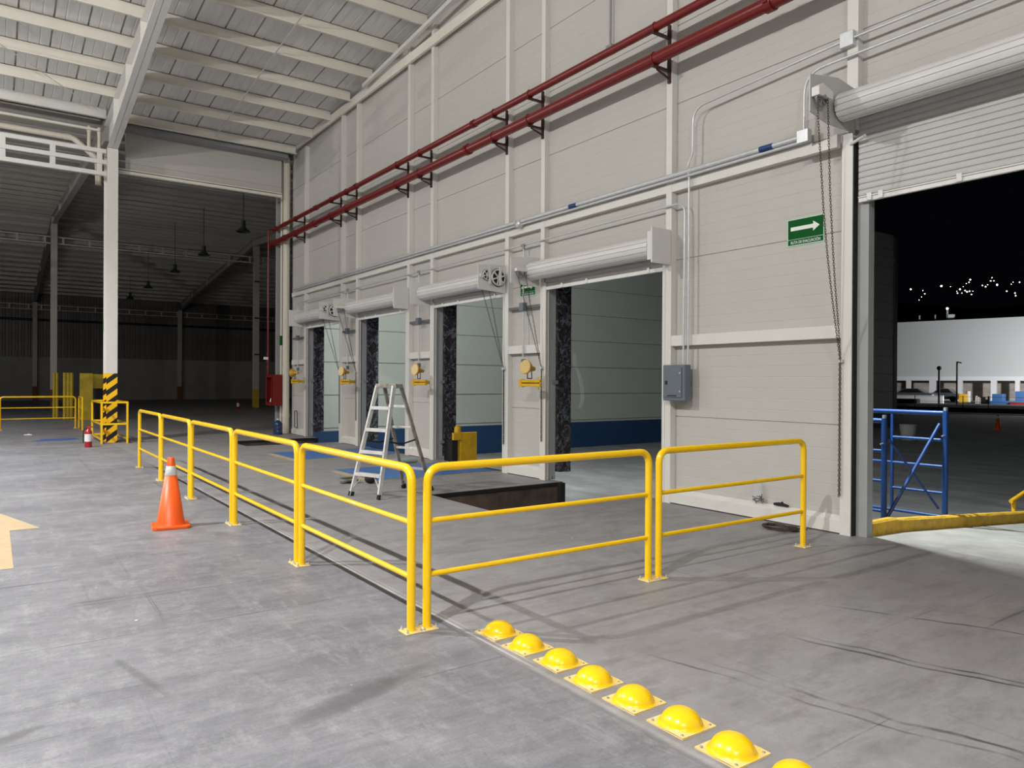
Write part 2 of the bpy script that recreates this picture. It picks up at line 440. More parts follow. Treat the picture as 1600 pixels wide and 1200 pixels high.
for nm, d in (('wall_pit_near', DOCKS[3]), ('wall_pit_far', DOCKS[0])):
    a, b = d['pit']; mb = MB()
    mb.box(PX0-.15, PX0-.002, a-.15, b+.15, -1.0, -.302)
    mb.box(PX0-.002, 7.44, b+.002, b+.15, -1.0, -.302).box(PX0-.002, 7.44, a-.15, a-.002, -1.0, -.302)
    mb.box(PX0, 7.57, b-.012, b, -1.0, -.05).box(PX0, 7.57, a, a+.012, -1.0, -.05).box(PX0, PX0+.012, a, b, -1.0, -.05)
    mb.box(PX0-.1, 7.57, a-.1, b+.1, -1.1, -1.0)
    struct(nm, mb, 'pit')
    mb = MB()                                        # steel angle round the rim
    mb.box(PX0, 7.57, b-.03, b-.013, -.06, -.005).box(PX0, 7.57, a+.013, a+.03, -.06, -.005).box(PX0+.013, PX0+.03, a, b, -.06, -.005)
    mb.box(7.46, 7.56, b-.10, b-.03, -.9, -.01)
    struct('trim_'+('1' if nm.endswith('near') else '2'), mb, 'rubber')

# painted marks on the floor
mb = MB(); cx = -.10; zt = .0025
poly = [(.145,7.56),(.145,9.46),(.42,9.46),(cx,11.35),(2*cx-.42,9.46),(2*cx-.145,9.46),(2*cx-.145,7.56)]
mb.prism(poly, 'Z', .0005, zt)
tag(obj('floor_arrow', mb, 'paint_arrow'), 'faded yellow arrow painted on the concrete floor at the left edge', 'floor marking')
mb = MB(); mb.prism([(.78,22.75),(1.5,22.68),(1.95,23.0),(1.85,23.55),(1.1,23.45)], 'Z', .0005, .0025)
tag(obj('floor_patch', mb, 'paint_blue'), 'small blue paint patch on the floor left of the striped column', 'floor marking')

# ------------------------------------------------------------------ dock wall
def ribbed(mb, u0, u1, z0, z1, face, back, along, big_=(.008, .014)):       # horizontal ribbed sandwich panel; face looks to the lower side
    zs = []; k = math.ceil((z0-JOINT0)/Z_RIB-1e-6)
    z = JOINT0+k*Z_RIB; prof = [(face, z0)]; i = k
    while z < z1-.02:
        if z > z0+.02:
            big = i % 8 == 0
            w, dp = big_ if big else (.005, .0018)
            prof += [(face, z-w), (face+dp, z-w*.4), (face+dp, z+w*.4), (face, z+w)]
        i += 1; z = JOINT0+i*Z_RIB
    prof += [(face, z1), (back, z1), (back, z0)]
    if along == 'Y': mb.prism(prof, 'Y', u0, u1)
    else: mb.prism(prof, 'X', u0, u1)
mb = MB(); BACK = 7.60
def wtop(y): return roof_z(y)+.25
HEAD = 3.22
segs = [(20.88, YEND, 0)]; 
edges = [YEND]
for a, b in ((20.88, YEND), (17.13, 18.25), (13.30, 14.46), (9.54, 10.68), (4.17, 6.86)):
    ribbed(mb, a, b, .0, HEAD, XP, BACK, 'Y')
ribbed(mb, 4.17, YEND, HEAD, 8.6, XP, BACK, 'Y')
ribbed(mb, .2, 4.17, 4.3, 8.6, XP, BACK, 'Y')
ribbed(mb, -14, .2, 0, 8.6, XP, BACK, 'Y')
for i in range(18):
    a = -14+i*2.02; b = min(YEND, a+2.02)
    if a < b: mb.prism([(a, 8.6), (b, 8.6), (b, wtop(b)), (a, wtop(a))], 'X', XP, BACK)
struct('wall_right', mb, 'panel')

STUDS = [(4.17,4.29,4.31),(6.76,6.86,0),(9.54,9.64,0),(10.57,10.68,0),(13.30,13.41,0),(14.35,14.46,0),(17.13,17.25,0),(18.13,18.25,0),(20.88,21.0,0)]
SNAME = ['above the near left corner of the big roller door','left of the grey electrical box','right of the nearest pier between the dock doors',
         'left of the pier with the nearest yellow dock light','on the right of the second dock pier','on the left of the second dock pier',
         'on the right of the third dock pier','on the left of the third dock pier','beside the farthest dock door']
SNAME = ['over the corner of the big roller door','just left of the grey electrical box','left of the nearest dock opening',
         'right of the second nearest dock opening','left of the second nearest dock opening','right of the third nearest dock opening',
         'left of the third nearest dock opening','right of the farthest dock opening','left of the farthest dock opening']
for (a, b, z0), nm in zip(STUDS, SNAME):
    mb = MB(); z1 = roof_z(a)+.02
    # C channel: front flange plate and web
    mb.box(XF, XF+.012, a, b, z0, z1).box(XF+.012, XP-.001, a, a+.008, z0, z1).box(XF+.012, XP-.001, b-.008, b, z0, z1)
    mb.box(XP-.008, XP-.001, a+.008, b-.008, z0, z1)
    tag(obj('wall_column', mb, 'white_steel'), 'white steel wall column '+nm, 'column', 'wall columns')

def girt(mb, y0, y1, z0, z1): mb.box(XF+.004, XP-.001, y0, y1, z0, z1)
piers = [(20.88, 22.1), (17.25, 18.13), (13.41, 14.35), (9.64, 10.57), (4.34, 6.76)]
PN = ['left of the farthest dock opening','between the two farthest dock openings','between the two middle dock openings','between the two nearest dock openings','between the nearest dock opening and the big door']
for i, ((a, b), nm) in enumerate(zip(piers, PN)):
    if i == 0: a = 21.0
    mb = MB(); girt(mb, a+.001, b-.001, 2.115, 2.255)
    tag(obj('wall_girt', mb, 'white_steel', bevel=.004), 'short white wall rail at head height '+nm, 'rail', 'wall rails at head height')
    mb = MB(); mb.prism([(XF, .012), (XP-.001, .012), (XP-.001, .19), (XP-.02, .19), (XF+.01, .15), (XF, .15)], 'Y', a+.001, b-.001)
    tag(obj('base_sill', mb, 'white_steel', bevel=.003), 'white steel sill along the wall foot '+nm, 'sill', 'wall foot sills')
# long girt under the conduit, between studs
mb = MB()
gy = [22.1]+sum([[b, a] for a, b, z in reversed(STUDS[1:])], [])+[4.7]
for i in range(0, len(gy), 2): girt(mb, gy[i+1]+.001, gy[i]-.001, 4.19, 4.31)
tag(obj('wall_girt', mb, 'white_steel'), 'long white horizontal wall rail just under the thick silver conduit', 'rail')
# high wall beam and sloped roof edge beam
mb = MB(); mb.box(XF-.06, XF-.001, 8.6, 22.0, 8.58, 8.72).box(XF-.06, XF-.045, 8.6, 22.0, 8.72, 8.78)
tag(obj('wall_beam', mb, 'cream_steel'), 'level cream beam high across the wall columns under the roof', 'beam')
mb = MB()
mb.bar((XF-.2, 16.4, roof_z(16.4)-.08), (XF-.2, 6.0, roof_z(6.0)-.08), .07, .085)
tag(obj('roof_edge_beam', mb, 'white_steel'), 'sloping white beam along the wall under the purlin ends', 'beam')

# ------------------------------------------------------------------ red sprinkler pipes and brackets
def pipe_run(name, z, r, y0, y1, x, label, couplings, arms):
    t = thing(name, label, 'pipe', (x, y0, z))
    obj('pipe_body', MB().cyl((x, y0, z), (x, y1, z), r, 18), 'red', t)
    for y in couplings:
        c = MB().cyl((x, y-.05, z), (x, y+.05, z), r*1.22, 18)
        c.box(x-r*1.4, x-r*1.15, y-.03, y+.03, z-.025, z+.025).box(x+r*1.15, x+r*1.4, y-.03, y+.03, z-.025, z+.025)
        obj('coupling', c, 'red', t)
    for y in arms:
        cl = MB().tube([(x+(r+.006)*math.cos(a), y, z+(r+.006)*math.sin(a)) for a in [i*PI/10 for i in range(-10, 11)]], .007, 6)
        obj('clamp', cl, 'red', t)
    return t
BR = [(6.80, 'at the column by the grey electrical box'), (9.58, 'at the column left of the nearest dock opening'), (10.62, 'at the column right of the second dock opening'),
      (13.36, 'at the column left of the second nearest dock opening'), (14.40, 'at the column right of the third nearest dock opening'), (17.19, 'at the column left of the third nearest dock opening'),
      (18.19, 'at the column right of the farthest dock opening'), (20.94, 'at the column left of the farthest dock opening')]
XPI, ZU, ZL, RU, RL = 7.15, 6.345, 5.925, .058, .082
up_t = pipe_run('sprinkler_pipe', ZU, RU, -2, 22.96, XPI, 'thinner upper red sprinkler pipe along the wall', [11.3, 16.6, 19.3, 21.9, 22.7], [b[0] for b in BR])
obj('drop_pipe', MB().tube(bend([(XPI, 22.93, ZU), (XPI-.17, 22.96, ZU), (XPI-.17, 22.96, 1.81)], .06), .028, 10), 'red', up_t)
for z_, r_ in ((2.2, .055), (2.42, .045), (2.0, .05)): obj('valve', MB().cyl((XPI-.17, 22.96, z_), (XPI-.17, 22.96, z_+.06), r_, 12), 'red', up_t)
obj('valve_handle', MB().box(XPI-.31, XPI-.17, 22.93, 22.95, 2.28, 2.36), 'paper', up_t)
pipe_run('sprinkler_pipe', ZL, RL, -2, 23.3, XPI, 'thicker lower red sprinkler pipe along the wall', [5.05, 11.5, 19.4, 21.9, 22.7], [b[0] for b in BR])
for i, (y, nm) in enumerate(BR):
    t = thing('pipe_bracket', 'dark red steel pipe bracket '+nm, 'bracket', (XF, y, 5.66), 'sprinkler pipe brackets')
    if i == 0:
        obj('upright', MB().box(XF-.035, XF-.001, y-.02, y+.02, 5.66, 6.44), 'red_dark', t)
        for k, zz in enumerate((ZU-RU-.02, ZL-RL-.02)):
            obj('arm', MB().box(XPI-.06, XF-.035, y-.02, y+.02, zz-.02, zz+.013), 'red_dark', t)
        obj('knee_brace', MB().bar((XPI+.02, y, ZL-RL-.05), (XF-.03, y, 5.72), .02, .02), 'red_dark', t)
        br0 = t
    else:
        for ch in list(br0.children):
            c = ch.copy(); COL.objects.link(c); c.parent = t

# ------------------------------------------------------------------ conduits
def conduit(name, pts, r, label, m='galv', rb=.12, parts=()):
    t = thing(name, label, 'conduit', pts[0])
    obj('conduit_body', MB().tube(bend(pts, rb), r, 10), m, t)
    for nm, bmx, mm in parts: obj(nm, bmx, mm, t)
    return t
XC = 7.385
cps = [('coupling', MB().cyl((XC, y-.04, 4.385), (XC, y+.04, 4.385), .04, 12), 'galv') for y in (6.4, 9.0, 12.4, 16, 19)]
cps += [('blue_tape', MB().cyl((XC, y-.09, 4.385), (XC, y+.09, 4.385), .0365, 12), 'scaf') for y in (5.25, 8.75)]
cps += [('junction_box', MB().lathe([(.001,-.05),(.065,-.05),(.07,-.03),(.07,.03),(.065,.05),(.001,.05)], 16, (XC-.02, 10.17, 4.34), 'X'), 'galv')]
conduit('wall_conduit', [(XC, 4.78, 4.385), (XC, 21.8, 4.385)], .034, 'thick silver conduit along the wall above the dock doors', parts=cps)
conduit('wall_conduit', [(XC-.01, 4.78, 4.325), (XC-.01, 21.75, 4.325)], .018, 'thin silver conduit directly beneath the thick wall conduit')
XD = 7.40
drops = [21.45, 17.7, 13.85, 10.08]
low = [('tee', MB().cyl((XD, y-.05, 3.97), (XD, y+.05, 3.97), .024, 10).cyl((XD, y, 3.97), (XD, y, 3.9), .024, 10), 'galv_dull') for y in drops[1:]]
for y in drops[1:]: low.append(('drop', MB().tube([(XD, y, 3.96), (XD, y, 2.02)], .013, 8), 'galv'))
conduit('wall_conduit', [(XD, 21.45, 2.02), (XD, 21.45, 3.95), (XD, 10.0, 3.97), (XD, 6.50, 4.0), (7.385, 6.50, 1.86)], .0135, 'thin conduit dropping to the dock lights and the grey electrical box', parts=low, rb=.16)
conduit('wall_conduit', [(7.385, 6.42, 1.86), (7.385, 6.42, 4.3), (7.36, 6.42, 4.385), (7.34, 6.40, 4.46), (7.385, 6.36, 4.6), (7.385, 6.36, 5.18), (7.385, 4.29, 5.28)], .0145,
        'tall conduit rising from the grey electrical box past the pipes', rb=.2)
conduit('wall_conduit', [(7.39, 4.20, 5.28), (7.39, 1.0, 5.3)], .0145, 'conduit running right from the square box above the roller door')
conduit('wall_conduit', [(7.39, 4.77, 4.42), (7.39, 4.77, 5.09), (7.39, 1.0, 5.14)], .0145, 'conduit bending up and right over the big roller door', rb=.25)
conduit('wall_conduit', [(7.47, 8.02, 6.62), (7.47, 8.02, 9.2)], .016, 'dark vertical conduit high on the wall above the pipes', 'galv_dull',
        parts=[('end_box', MB().box(7.43, 7.525, 7.96, 8.08, 6.53, 6.64), 'galv_dull')])
tag(obj('junction_box', MB().box(7.36, XF-.001, 4.19, 4.34, 5.2, 5.36), 'galv', bevel=.006), 'square silver junction box on the column above the roller door', 'junction box')
tag(obj('junction_box', MB().box(7.35, 7.43, 4.70, 4.84, 4.315, 4.46), 'galv', bevel=.006), 'square silver junction box at the end of the thick conduit', 'junction box')

# unistrut rails with a small box on each pier
for i, ((a, b), dy) in enumerate(zip(piers[:4], drops)):
    nm = PN[i]
    if i == 0: a, b = 21.0, 22.1
    t = thing('strut_rail', 'dark grey strut rail with a small box '+nm, 'rail', (XF, a, 2.9), 'strut rails')
    obj('strut', MB().box(7.44, 7.48, a+.002, b-.002, 2.885, 2.93), 'strut', t)
    obj('pull_box', MB().box(7.35, 7.44, dy-.06, dy+.06, 2.84, 2.98), 'box_grey', t, bevel=.006)

# ------------------------------------------------------------------ rolling dock doors
def spoked(mb, c, r, th, n=6):
    x, y, z = c
    mb.lathe([(r*.84,-th/2),(r,-th/2),(r,th/2),(r*.84,th/2),(r*.84,-th/2)], 20, c, 'Y')
    mb.lathe([(.001,-th/2),(r*.25,-th/2),(r*.25,th/2),(.001,th/2)], 12, c, 'Y')
    for k in range(n):
        a = 2*PI*k/n+.3
        mb.bar((x+.2*r*math.cos(a), y, z+.2*r*math.sin(a)), (x+.9*r*math.cos(a), y, z+.9*r*math.sin(a)), r*.17, th*.8, (0,1,0))
def ribbed_roll(mb, cx, cz, r, y0, y1, n=14):
    prof = []; st = 2*PI/n
    for i in range(n):
        a = st*i+.1
        for da, q in ((-.12*st, 1), (-.08*st, .92), (.08*st, .92), (.12*st, 1), (.36*st, .998), (.64*st, .998)):
            prof.append((cx+r*q*math.cos(a+da), cz+r*q*math.sin(a+da)))
    mb.prism(prof, 'Y', y0, y1)
def curtain(mb, x, y0, y1, z0, z1, pitch, dp=.010):
    prof = [(x+.012, z1), (x+.012, z0)]; z = z0
    while z < z1-.001:
        top = min(z1, z+pitch)
        prof += [(x, z+.003), (x-dp, z+pitch*.16), (x-dp*1.15, z+pitch*.5), (x-dp, z+pitch*.84), (x, top-.003)]; z += pitch
    mb.prism(prof, 'Y', y0, y1)

DN = ['farthest','third nearest','second nearest','nearest']
for d, dn in zip(DOCKS, DN):
    y0, y1 = d['y0'], d['y1']; cx, cz, R = 7.25, 3.45, .15
    t = thing('roller_door', 'rolled up pale grey roller door over the %s dock opening' % dn, 'roller door', (7.24, (y0+y1)/2, 3.2), 'dock roller doors')
    mb = MB(); ribbed_roll(mb, cx, cz, R, y0+.04, y1+.10, 14); obj('curtain_roll', mb, 'roll_light', t)
    mb = MB(); curtain(mb, 7.455, y0+.02, y1-.02, 3.20, 3.46, .064); obj('hanging_curtain', mb, 'roll', t)
    mb = MB().box(7.435, 7.475, y0+.02, y1-.02, 3.145, 3.2)
    for yy in (y0+.3, y0+1.6, y0+2.2): mb.box(7.425, 7.44, yy, yy+.05, 3.15, 3.23)
    obj('bottom_bar', mb, 'bar_white', t, bevel=.004)
    for yy in (y0+.002, y1-.052):
        mb = MB().box(7.425, 7.445, yy, yy+.05, 0, 3.27).box(7.48, 7.50, yy, yy+.05, 0, 3.27).box(7.445, 7.48, yy if yy < y0+.1 else yy+.04, (yy if yy < y0+.1 else yy+.04)+.01, 0, 3.27)
        obj('guide_rail', mb, 'white_steel', t)
    near = d['drive'] == 'near'
    # idle end: cover box ; drive end: plate with wheel
    if not near:
        mb = MB().box(7.06, 7.425, y0-.10, y0-.075, 3.21, 3.68).box(7.10, 7.425, y0-.075, y0+.03, 3.26, 3.64)
        obj('end_cover', mb, 'roll_light', t, bevel=.006)
        py, sgn = y1+.13, -1
    else:
        mb = MB().box(6.98, 7.425, y1+.11, y1+.125, 3.21, 3.68); obj('end_plate', mb, 'roll_light', t)
        py, sgn = y0-.03, 1
    mb = MB().prism([(6.84,3.235),(7.425,3.20),(7.425,3.70),(6.84,3.66)], 'Y', py-.006, py+.006)
    obj('drive_plate', mb, 'roll_light', t)
    if near:
        for (gx, gz, gr) in ((7.24, 3.46, .15), (7.02, 3.49, .095)):
            g = MB(); gy_ = py-(.05 if gr > .1 else .025); spoked(g, (gx, gy_, gz), gr, .02); gr_ = obj('gear', g, 'white_steel', t)
            obj('gear_shade_disc', MB().cyl((gx, gy_+.014, gz), (gx, gy_+.011, gz), gr*1.06, 24), 'black', gr_)  # black disc stands for the dark shade in the gaps behind the gear
        for gx in (7.04, 7.26): obj('gear_guard', MB().box(gx-.022, gx+.022, py-.085, py-.07, 3.33, 3.64), 'white_steel', t)
        obj('pinion', MB().cyl((6.90, py-.05, 3.47), (6.90, py-.008, 3.47), .04, 14), 'white_steel', t)
    wy = py+sgn*.07; wx, wz = 7.0, 3.40
    mb = MB(); spoked(mb, (wx, wy, wz), .085, .03); mb.cyl((wx, wy-.05, wz), (wx, wy+.05, wz), .02, 10); obj('chain_wheel', mb, 'galv_dull', t)
    mb = MB().prism([(wx-.11, wz+.02), (wx-.11, wz+.07), (wx-.04, wz+.1), (wx+.11, wz+.08), (wx+.11, wz+.02)], 'Y', wy-.035, wy+.035)
    obj('wheel_hood', mb, 'white_steel', t, bevel=.004)
    jy = y1+.02 if not near else y0-.02
    tie = (7.40, jy, 1.86); bot = .62 if not near else .5
    ch = ring_chain([(wx-.085, wy, wz), (tie[0]-.01, jy-.01, tie[2]), (tie[0], jy, bot)], .042, .050, .018, .0036, 7, 4)
    c2 = ring_chain([(wx+.085, wy, wz), (tie[0]+.005, jy+.012, tie[2]), (tie[0]+.01, jy+.015, bot)], .042, .050, .018, .0036, 7, 4)
    ch.add(c2.v, c2.f, True); obj('hand_chain', ch, 'chain', t)
    obj('chain_keeper', MB().box(7.375, 7.43, jy-.03, jy+.03, 1.84, 1.88), 'galv', t)

# big roller door on the right
t = thing('roller_door', 'big pale grey roller door half open at the right edge', 'roller door', (7.15, 2.3, 3.5))
BX, BZ, BR_ = 7.13, 4.47, .145; YB0, YB1 = .1, 4.20
mb = MB(); ribbed_roll(mb, BX, BZ, BR_, YB0, YB1-.03, 14); obj('curtain_roll', mb, 'roll_light', t)
mb = MB(); curtain(mb, 7.47, YB0+.15, 4.17, 3.60, 4.5, .064, .012); obj('hanging_curtain', mb, 'roll', t)
mb = MB().box(7.455, 7.495, YB0+.15, 4.17, 3.54, 3.60).box(7.44, 7.456, YB0+.15, 4.17, 3.585, 3.6)
for yy in (3.9, 4.02, 3.15): mb.box(7.43, 7.455, yy, yy+.05, 3.54, 3.62)
obj('bottom_bar', mb, 'bar_white', t, bevel=.004)
mb = MB().prism([(6.60,4.33),(6.9,4.27),(7.425,4.27),(7.425,4.74),(7.1,4.78),(6.60,4.70)], 'Y', 4.195, 4.207)
obj('drive_plate', mb, 'roll', t)
mb = MB(); spoked(mb, (6.715, 4.15, 4.47), .09, .03); mb.cyl((6.715, 4.1, 4.47), (6.715, 4.2, 4.47), .022, 10); obj('chain_wheel', mb, 'galv_dull', t)
mb = MB().prism([(6.61, 4.47), (6.61, 4.56), (6.68, 4.60), (6.86, 4.55), (6.86, 4.475)], 'Y', 4.105, 4.19); obj('wheel_hood', mb, 'white_steel', t, bevel=.005)
mb = MB().box(7.425, 7.44, 4.22, 4.34, 0, 4.29).box(7.44, 7.53, 4.33, 4.34, 0, 4.29)
obj('jamb_cover', mb, 'white_steel', t)
obj('seal_strip', MB().box(7.45, 7.53, 4.207, 4.219, 0, 4.2), 'rubber', t)
mb = MB().box(7.51, 7.62, 4.085, 4.205, 0, 4.3); obj('inner_jamb', mb, 'grey_steel', t)
obj('stop_peg', MB().cyl((7.42, 4.24, 4.17), (7.36, 4.05, 4.20), .018, 8), 'white_steel', t)
ch = ring_chain([(6.63, 4.13, 4.47), (6.63, 4.129, 4.274), (6.741, 4.16, 3.795), (6.828, 4.186, 3.397), (6.969, 4.223, 2.931), (7.12, 4.261, 2.526), (7.294, 4.304, 2.108), (7.394, 4.333, 1.921), (7.394, 4.333, 0.42)], .027, .038, .018, .0030, 8, 5)
c2 = ring_chain([(6.8, 4.13, 4.47), (6.787, 4.116, 4.317), (6.89, 4.152, 3.561), (7.034, 4.199, 2.936), (7.133, 4.233, 2.618), (7.277, 4.281, 2.228), (7.376, 4.317, 1.957), (7.398, 4.327, 1.8), (7.398, 4.327, 0.42)], .027, .038, .018, .0030, 8, 5)
ch.add(c2.v, c2.f, True); obj('hand_chain', ch, 'chain', t)
obj('chain_keeper', MB().box(7.385, 7.425, 4.30, 4.338, 1.85, 1.88), 'galv', t)
# steel angle from the door plate back to the wall
tag(obj('support_angle', MB().prism([(4.36,4.16),(4.8,4.16),(4.8,4.22),(4.5,4.27),(4.36,4.30)], 'X', 7.36, 7.43), 'white_steel'), 'white steel gusset left of the big roller door chain wheel', 'bracket')

# ------------------------------------------------------------------ dock shelters, levelers
for d, dn in zip(DOCKS, DN):
    y0, y1 = d['y0'], d['y1']
    t = thing('dock_shelter', 'grey framed dock shelter with plastic wrapped pads at the %s dock opening' % dn, 'dock shelter', (7.7, (y0+y1)/2, 0), 'dock shelters')
    for nm, ya, yb in (('jamb', y1-.03, y1+.02), ('jamb', y0-.02, y0+.03)):
        obj(nm, MB().box(7.605, 7.66, ya, yb, .0, 3.2).box(7.605, 7.64, ya-.02 if ya < y0+.1 else ya-.01, yb+.01, 0, .05), 'grey_steel', t)
    obj('seal_strip', MB().box(7.505, 7.53, y1-.016, y1-.001, 0, 3.2), 'rubber', t)
    obj('reveal', MB().box(7.531, 7.604, y1-.02, y1-.001, 0, 3.2), 'grey_steel', t)
    obj('head', MB().box(7.605, 7.66, y0-.02, y1+.02, 3.2, 3.3), 'grey_steel', t)
    for k, (ya, yb) in enumerate(((y1-.05, y1+.25), (y0-.25, y0-.02))):
        # wrinkled wrapped pad
        mb = MB(); nz, nx = 60, 8; zb, zt2 = .12, 3.3; vs = []
        ring = [(7.67+.31*i/nx, ya) for i in range(nx+1)]+[(7.98, ya+(yb-ya)*i/4) for i in range(1, 5)]+[(7.98-.31*i/nx, yb) for i in range(1, nx+1)]+[(7.67, yb-(yb-ya)*i/4) for i in range(1, 4)]
        n = len(ring)
        for iz in range(nz+1):
            z = zb+(zt2-zb)*iz/nz
            for (x, y) in ring:
                w = noise.noise(Vector((x*6, y*6+k*9, z*4)))*.022+noise.noise(Vector((x*14+3, y*14, z*11)))*.012
                s = 1+(.25*math.exp(-((z-.35)/.2)**2))*noise.noise(Vector((x*9, y*9, z*9)))
                vs.append((max(7.665, x+w*.6*s), max(y+w*s, y0+.04) if k == 0 else min(y+w*s, y0-.022), z+w*.5))
        fs = [(a*n+j, a*n+(j+1) % n, (a+1)*n+(j+1) % n, (a+1)*n+j) for a in range(nz) for j in range(n)]
        mb.add(vs, fs, True); mb.add(vs[:n], [tuple(range(n))]); mb.add(vs[-n:], [tuple(range(n))])
        pd = obj('side_pad', mb, 'plastic', t)
        if k == 0:
            for zz in (1.62, .36):
                obj('pad_clip', MB().box(7.59, 7.68, ya-.03, ya+.03, zz-.03, zz+.03), 'galv_dull', pd)
    obj('head_pad', MB().box(7.67, 7.98, y0-.02, y1-.06, 3.3, 3.7), 'plastic', t)
    if d['kind'] == 'plate':
        a, b = d['pit']
        lv = thing('dock_leveler', 'blue steel dock leveler plate in the floor at the %s dock opening' % dn, 'dock leveler', (6.3, (a+b)/2, 0), 'dock levelers')
        obj('deck_plate', MB().box(PX0, 7.50, a, b, .0005, .006), 'leveler', lv)
        for zz in (a, b): obj('side_angle', MB().box(PX0, 7.56, zz-.03, zz, .0005, .008), 'yellow_dark', lv)
        obj('lip_hinge', MB().box(7.50, 7.57, a+.02, b-.02, .0005, .012), 'rubber', lv)
        obj('border_stripe', MB().box(PX0-.17, PX0-.03, a-.05, b-.25, .0005, .003), 'paint_arrow', lv)

fl = [(8.0, 9.45, 2.1), (7.96, 9.40, 1.95), (8.03, 9.36, 1.75), (8.10, 9.36, 1.5), (8.12, 9.38, 1.3), (8.08, 9.42, 1.18)]
vs = []
for i, (x, y, z) in enumerate(bend(fl, .1, 4)): vs += [(x-.02, y, z), (x+.03, y-.015, z+.01), (x+.07, y, z)]
k = len(vs)//3
mb = MB().add(vs, [(i*3+j, i*3+j+1, i*3+j+4, i*3+j+3) for i in range(k-1) for j in range(2)], True)
tag(obj('plastic_flap', mb, 'film'), 'loose strip of clear plastic film hanging from the pad of the nearest dock opening', 'plastic film')

# yellow bumper block outside the second nearest dock
t = thing('dock_bumper', 'yellow steel dock bumper with a round bollard outside the second nearest dock', 'dock bumper', (8.1, 12.9, -1))
obj('face_plate', MB().box(7.87, 8.27, 12.88, 12.93, -1, .57), 'yellow_dock', t, bevel=.006)
obj('side_plate', MB().box(7.69, 7.87, 12.86, 12.93, .42, .57), 'yellow_dock', t, bevel=.006)
obj('bollard', MB().lathe([(.075,-1),(.075,.60),(.07,.66),(.05,.70),(.001,.715)], 16, (7.90, 13.05, 0)), 'yellow_dock', t)
obj('rubber_pad', MB().box(7.71, 7.84, 12.95, 13.28, -.35, .41), 'rubber', t)

# ------------------------------------------------------------------ yellow dock lights
LBL = ['left of the farthest dock opening','between the two farthest dock openings','between the two middle dock openings','between the two nearest dock openings']
for i, (dy, nm) in enumerate(zip(drops, LBL)):
    off = .33
    x, y, z = 7.08, dy-.62, 1.85
    if i == 0: x, y = 7.08, dy-.70
    t = thing('dock_light', 'yellow dock light on a folded yellow arm '+nm, 'dock light', (7.3, dy-.5, 1.6), 'yellow dock lights')
    ax = Vector((-.92, -.18, .13)).normalized()
    if i == 0: ax = Vector((-.6, .75, .0)).normalized()
    p = Vector((x, y, z))
    prof = [(.0,.035),(.05,.04),(.10,.05),(.13,.075),(.19,.115),(.22,.12)]
    pts = [p+ax*(q-.11) for q, r in prof]; 
    obj('lamp_head', MB().tube(pts, 1, 20, radii=[r for q, r in prof]), 'dl_yellow', t)
    obj('lens', MB().tube([p+ax*.108, p+ax*.118], .108, 20), 'dl_lens', t)
    mb = MB().tube([p+Vector((.0,.05,0)), p+Vector((.0,.06,-.17))], .009, 6).tube([p+Vector((0,-.05,0)), p+Vector((.0,-.06,-.17))], .009, 6).tube([p+Vector((.0,.06,-.17)), p+Vector((0,-.06,-.17))], .009, 6)
    obj('yoke', mb, 'black', t)
    zz = z-.19
    mb = MB().box(7.07, 7.12, y-.28, y+.26, zz-.045, zz).box(7.07, 7.12, y-.28, y+.26, zz-.11, zz-.065).box(7.06, 7.13, y+.2, y+.28, zz-.12, zz+.01)
    obj('arm', mb, 'yellow_dock', t, bevel=.006)
    obj('wall_mount', MB().box(7.12, 7.515, y+.21, y+.27, zz-.09, zz-.02).box(7.515, 7.529, y+.20, y+.34, zz-.16, zz+.05), 'yellow_dock', t)
    obj('supply_box', MB().box(7.38, 7.44, dy-.03, dy+.03, 1.92, 2.015), 'box_grey', t)

# ------------------------------------------------------------------ signs
def sign(name, label, y, z, w, h, txt, tsize, group=None, arrow='R', tilt=0):
    t = thing(name, label, 'sign', (XP-.01, y, z))
    x = XP-.004
    obj('board', MB().box(x-.004, x, y-w/2, y+w/2, z-h/2, z+h/2), 'sign_glow', t, bevel=.001)
    obj('green_field', MB().box(x-.0055, x-.004, y-w/2+.012, y+w/2-.012, z-h/2+.078, z+h/2-.012).box(x-.0055, x-.004, y-w/2+.012, y+w/2-.012, z-h/2+.012, z-h/2+.072), 'green', t)
    s = h/.32; aw = .05*s
    az = z+.042*s
    L = w*.40
    poly = [(y+L, az-aw/2*.9), (y+L, az+aw/2*.9), (y-L*.52, az+aw/2*.9), (y-L*.52, az+aw*1.15), (y-L*.95, az), (y-L*.52, az-aw*1.15), (y-L*.52, az-aw/2*.9)]
    if arrow == 'L': poly = [(2*y-a, b) for a, b in poly]
    obj('arrow', MB().prism(poly, 'X', x-.007, x-.0056), 'sign_white', t)
    me = text_mesh(txt, tsize)
    wd = max(v.co.x for v in me.vertices)
    k = (w*.80)/wd
    me.transform(Matrix.Scale(k, 4, (1,0,0)))
    R = Matrix(((0,0,-1,0),(-1,0,0,0),(0,1,0,0),(0,0,0,1)))
    me.transform(R)
    me.materials.append(M['sign_white'])
    o = bpy.data.objects.new('lettering', me); COL.objects.link(o); o.parent = t
    o.location = (x-.0062-t.location.x, w*.40, -h/2+.024)
    return t
sign('evacuation_sign', 'green evacuation route sign with a white arrow left of the big roller door', 4.83, 3.362, .465, .312, 'RUTA DE EVACUACI\u00d3N', .046)
sign('evacuation_sign', 'small green evacuation sign between the two nearest dock doors', 10.12, 3.235, .44, .25, 'RUTA DE EVACUACI\u00d3N', .042, arrow='R')

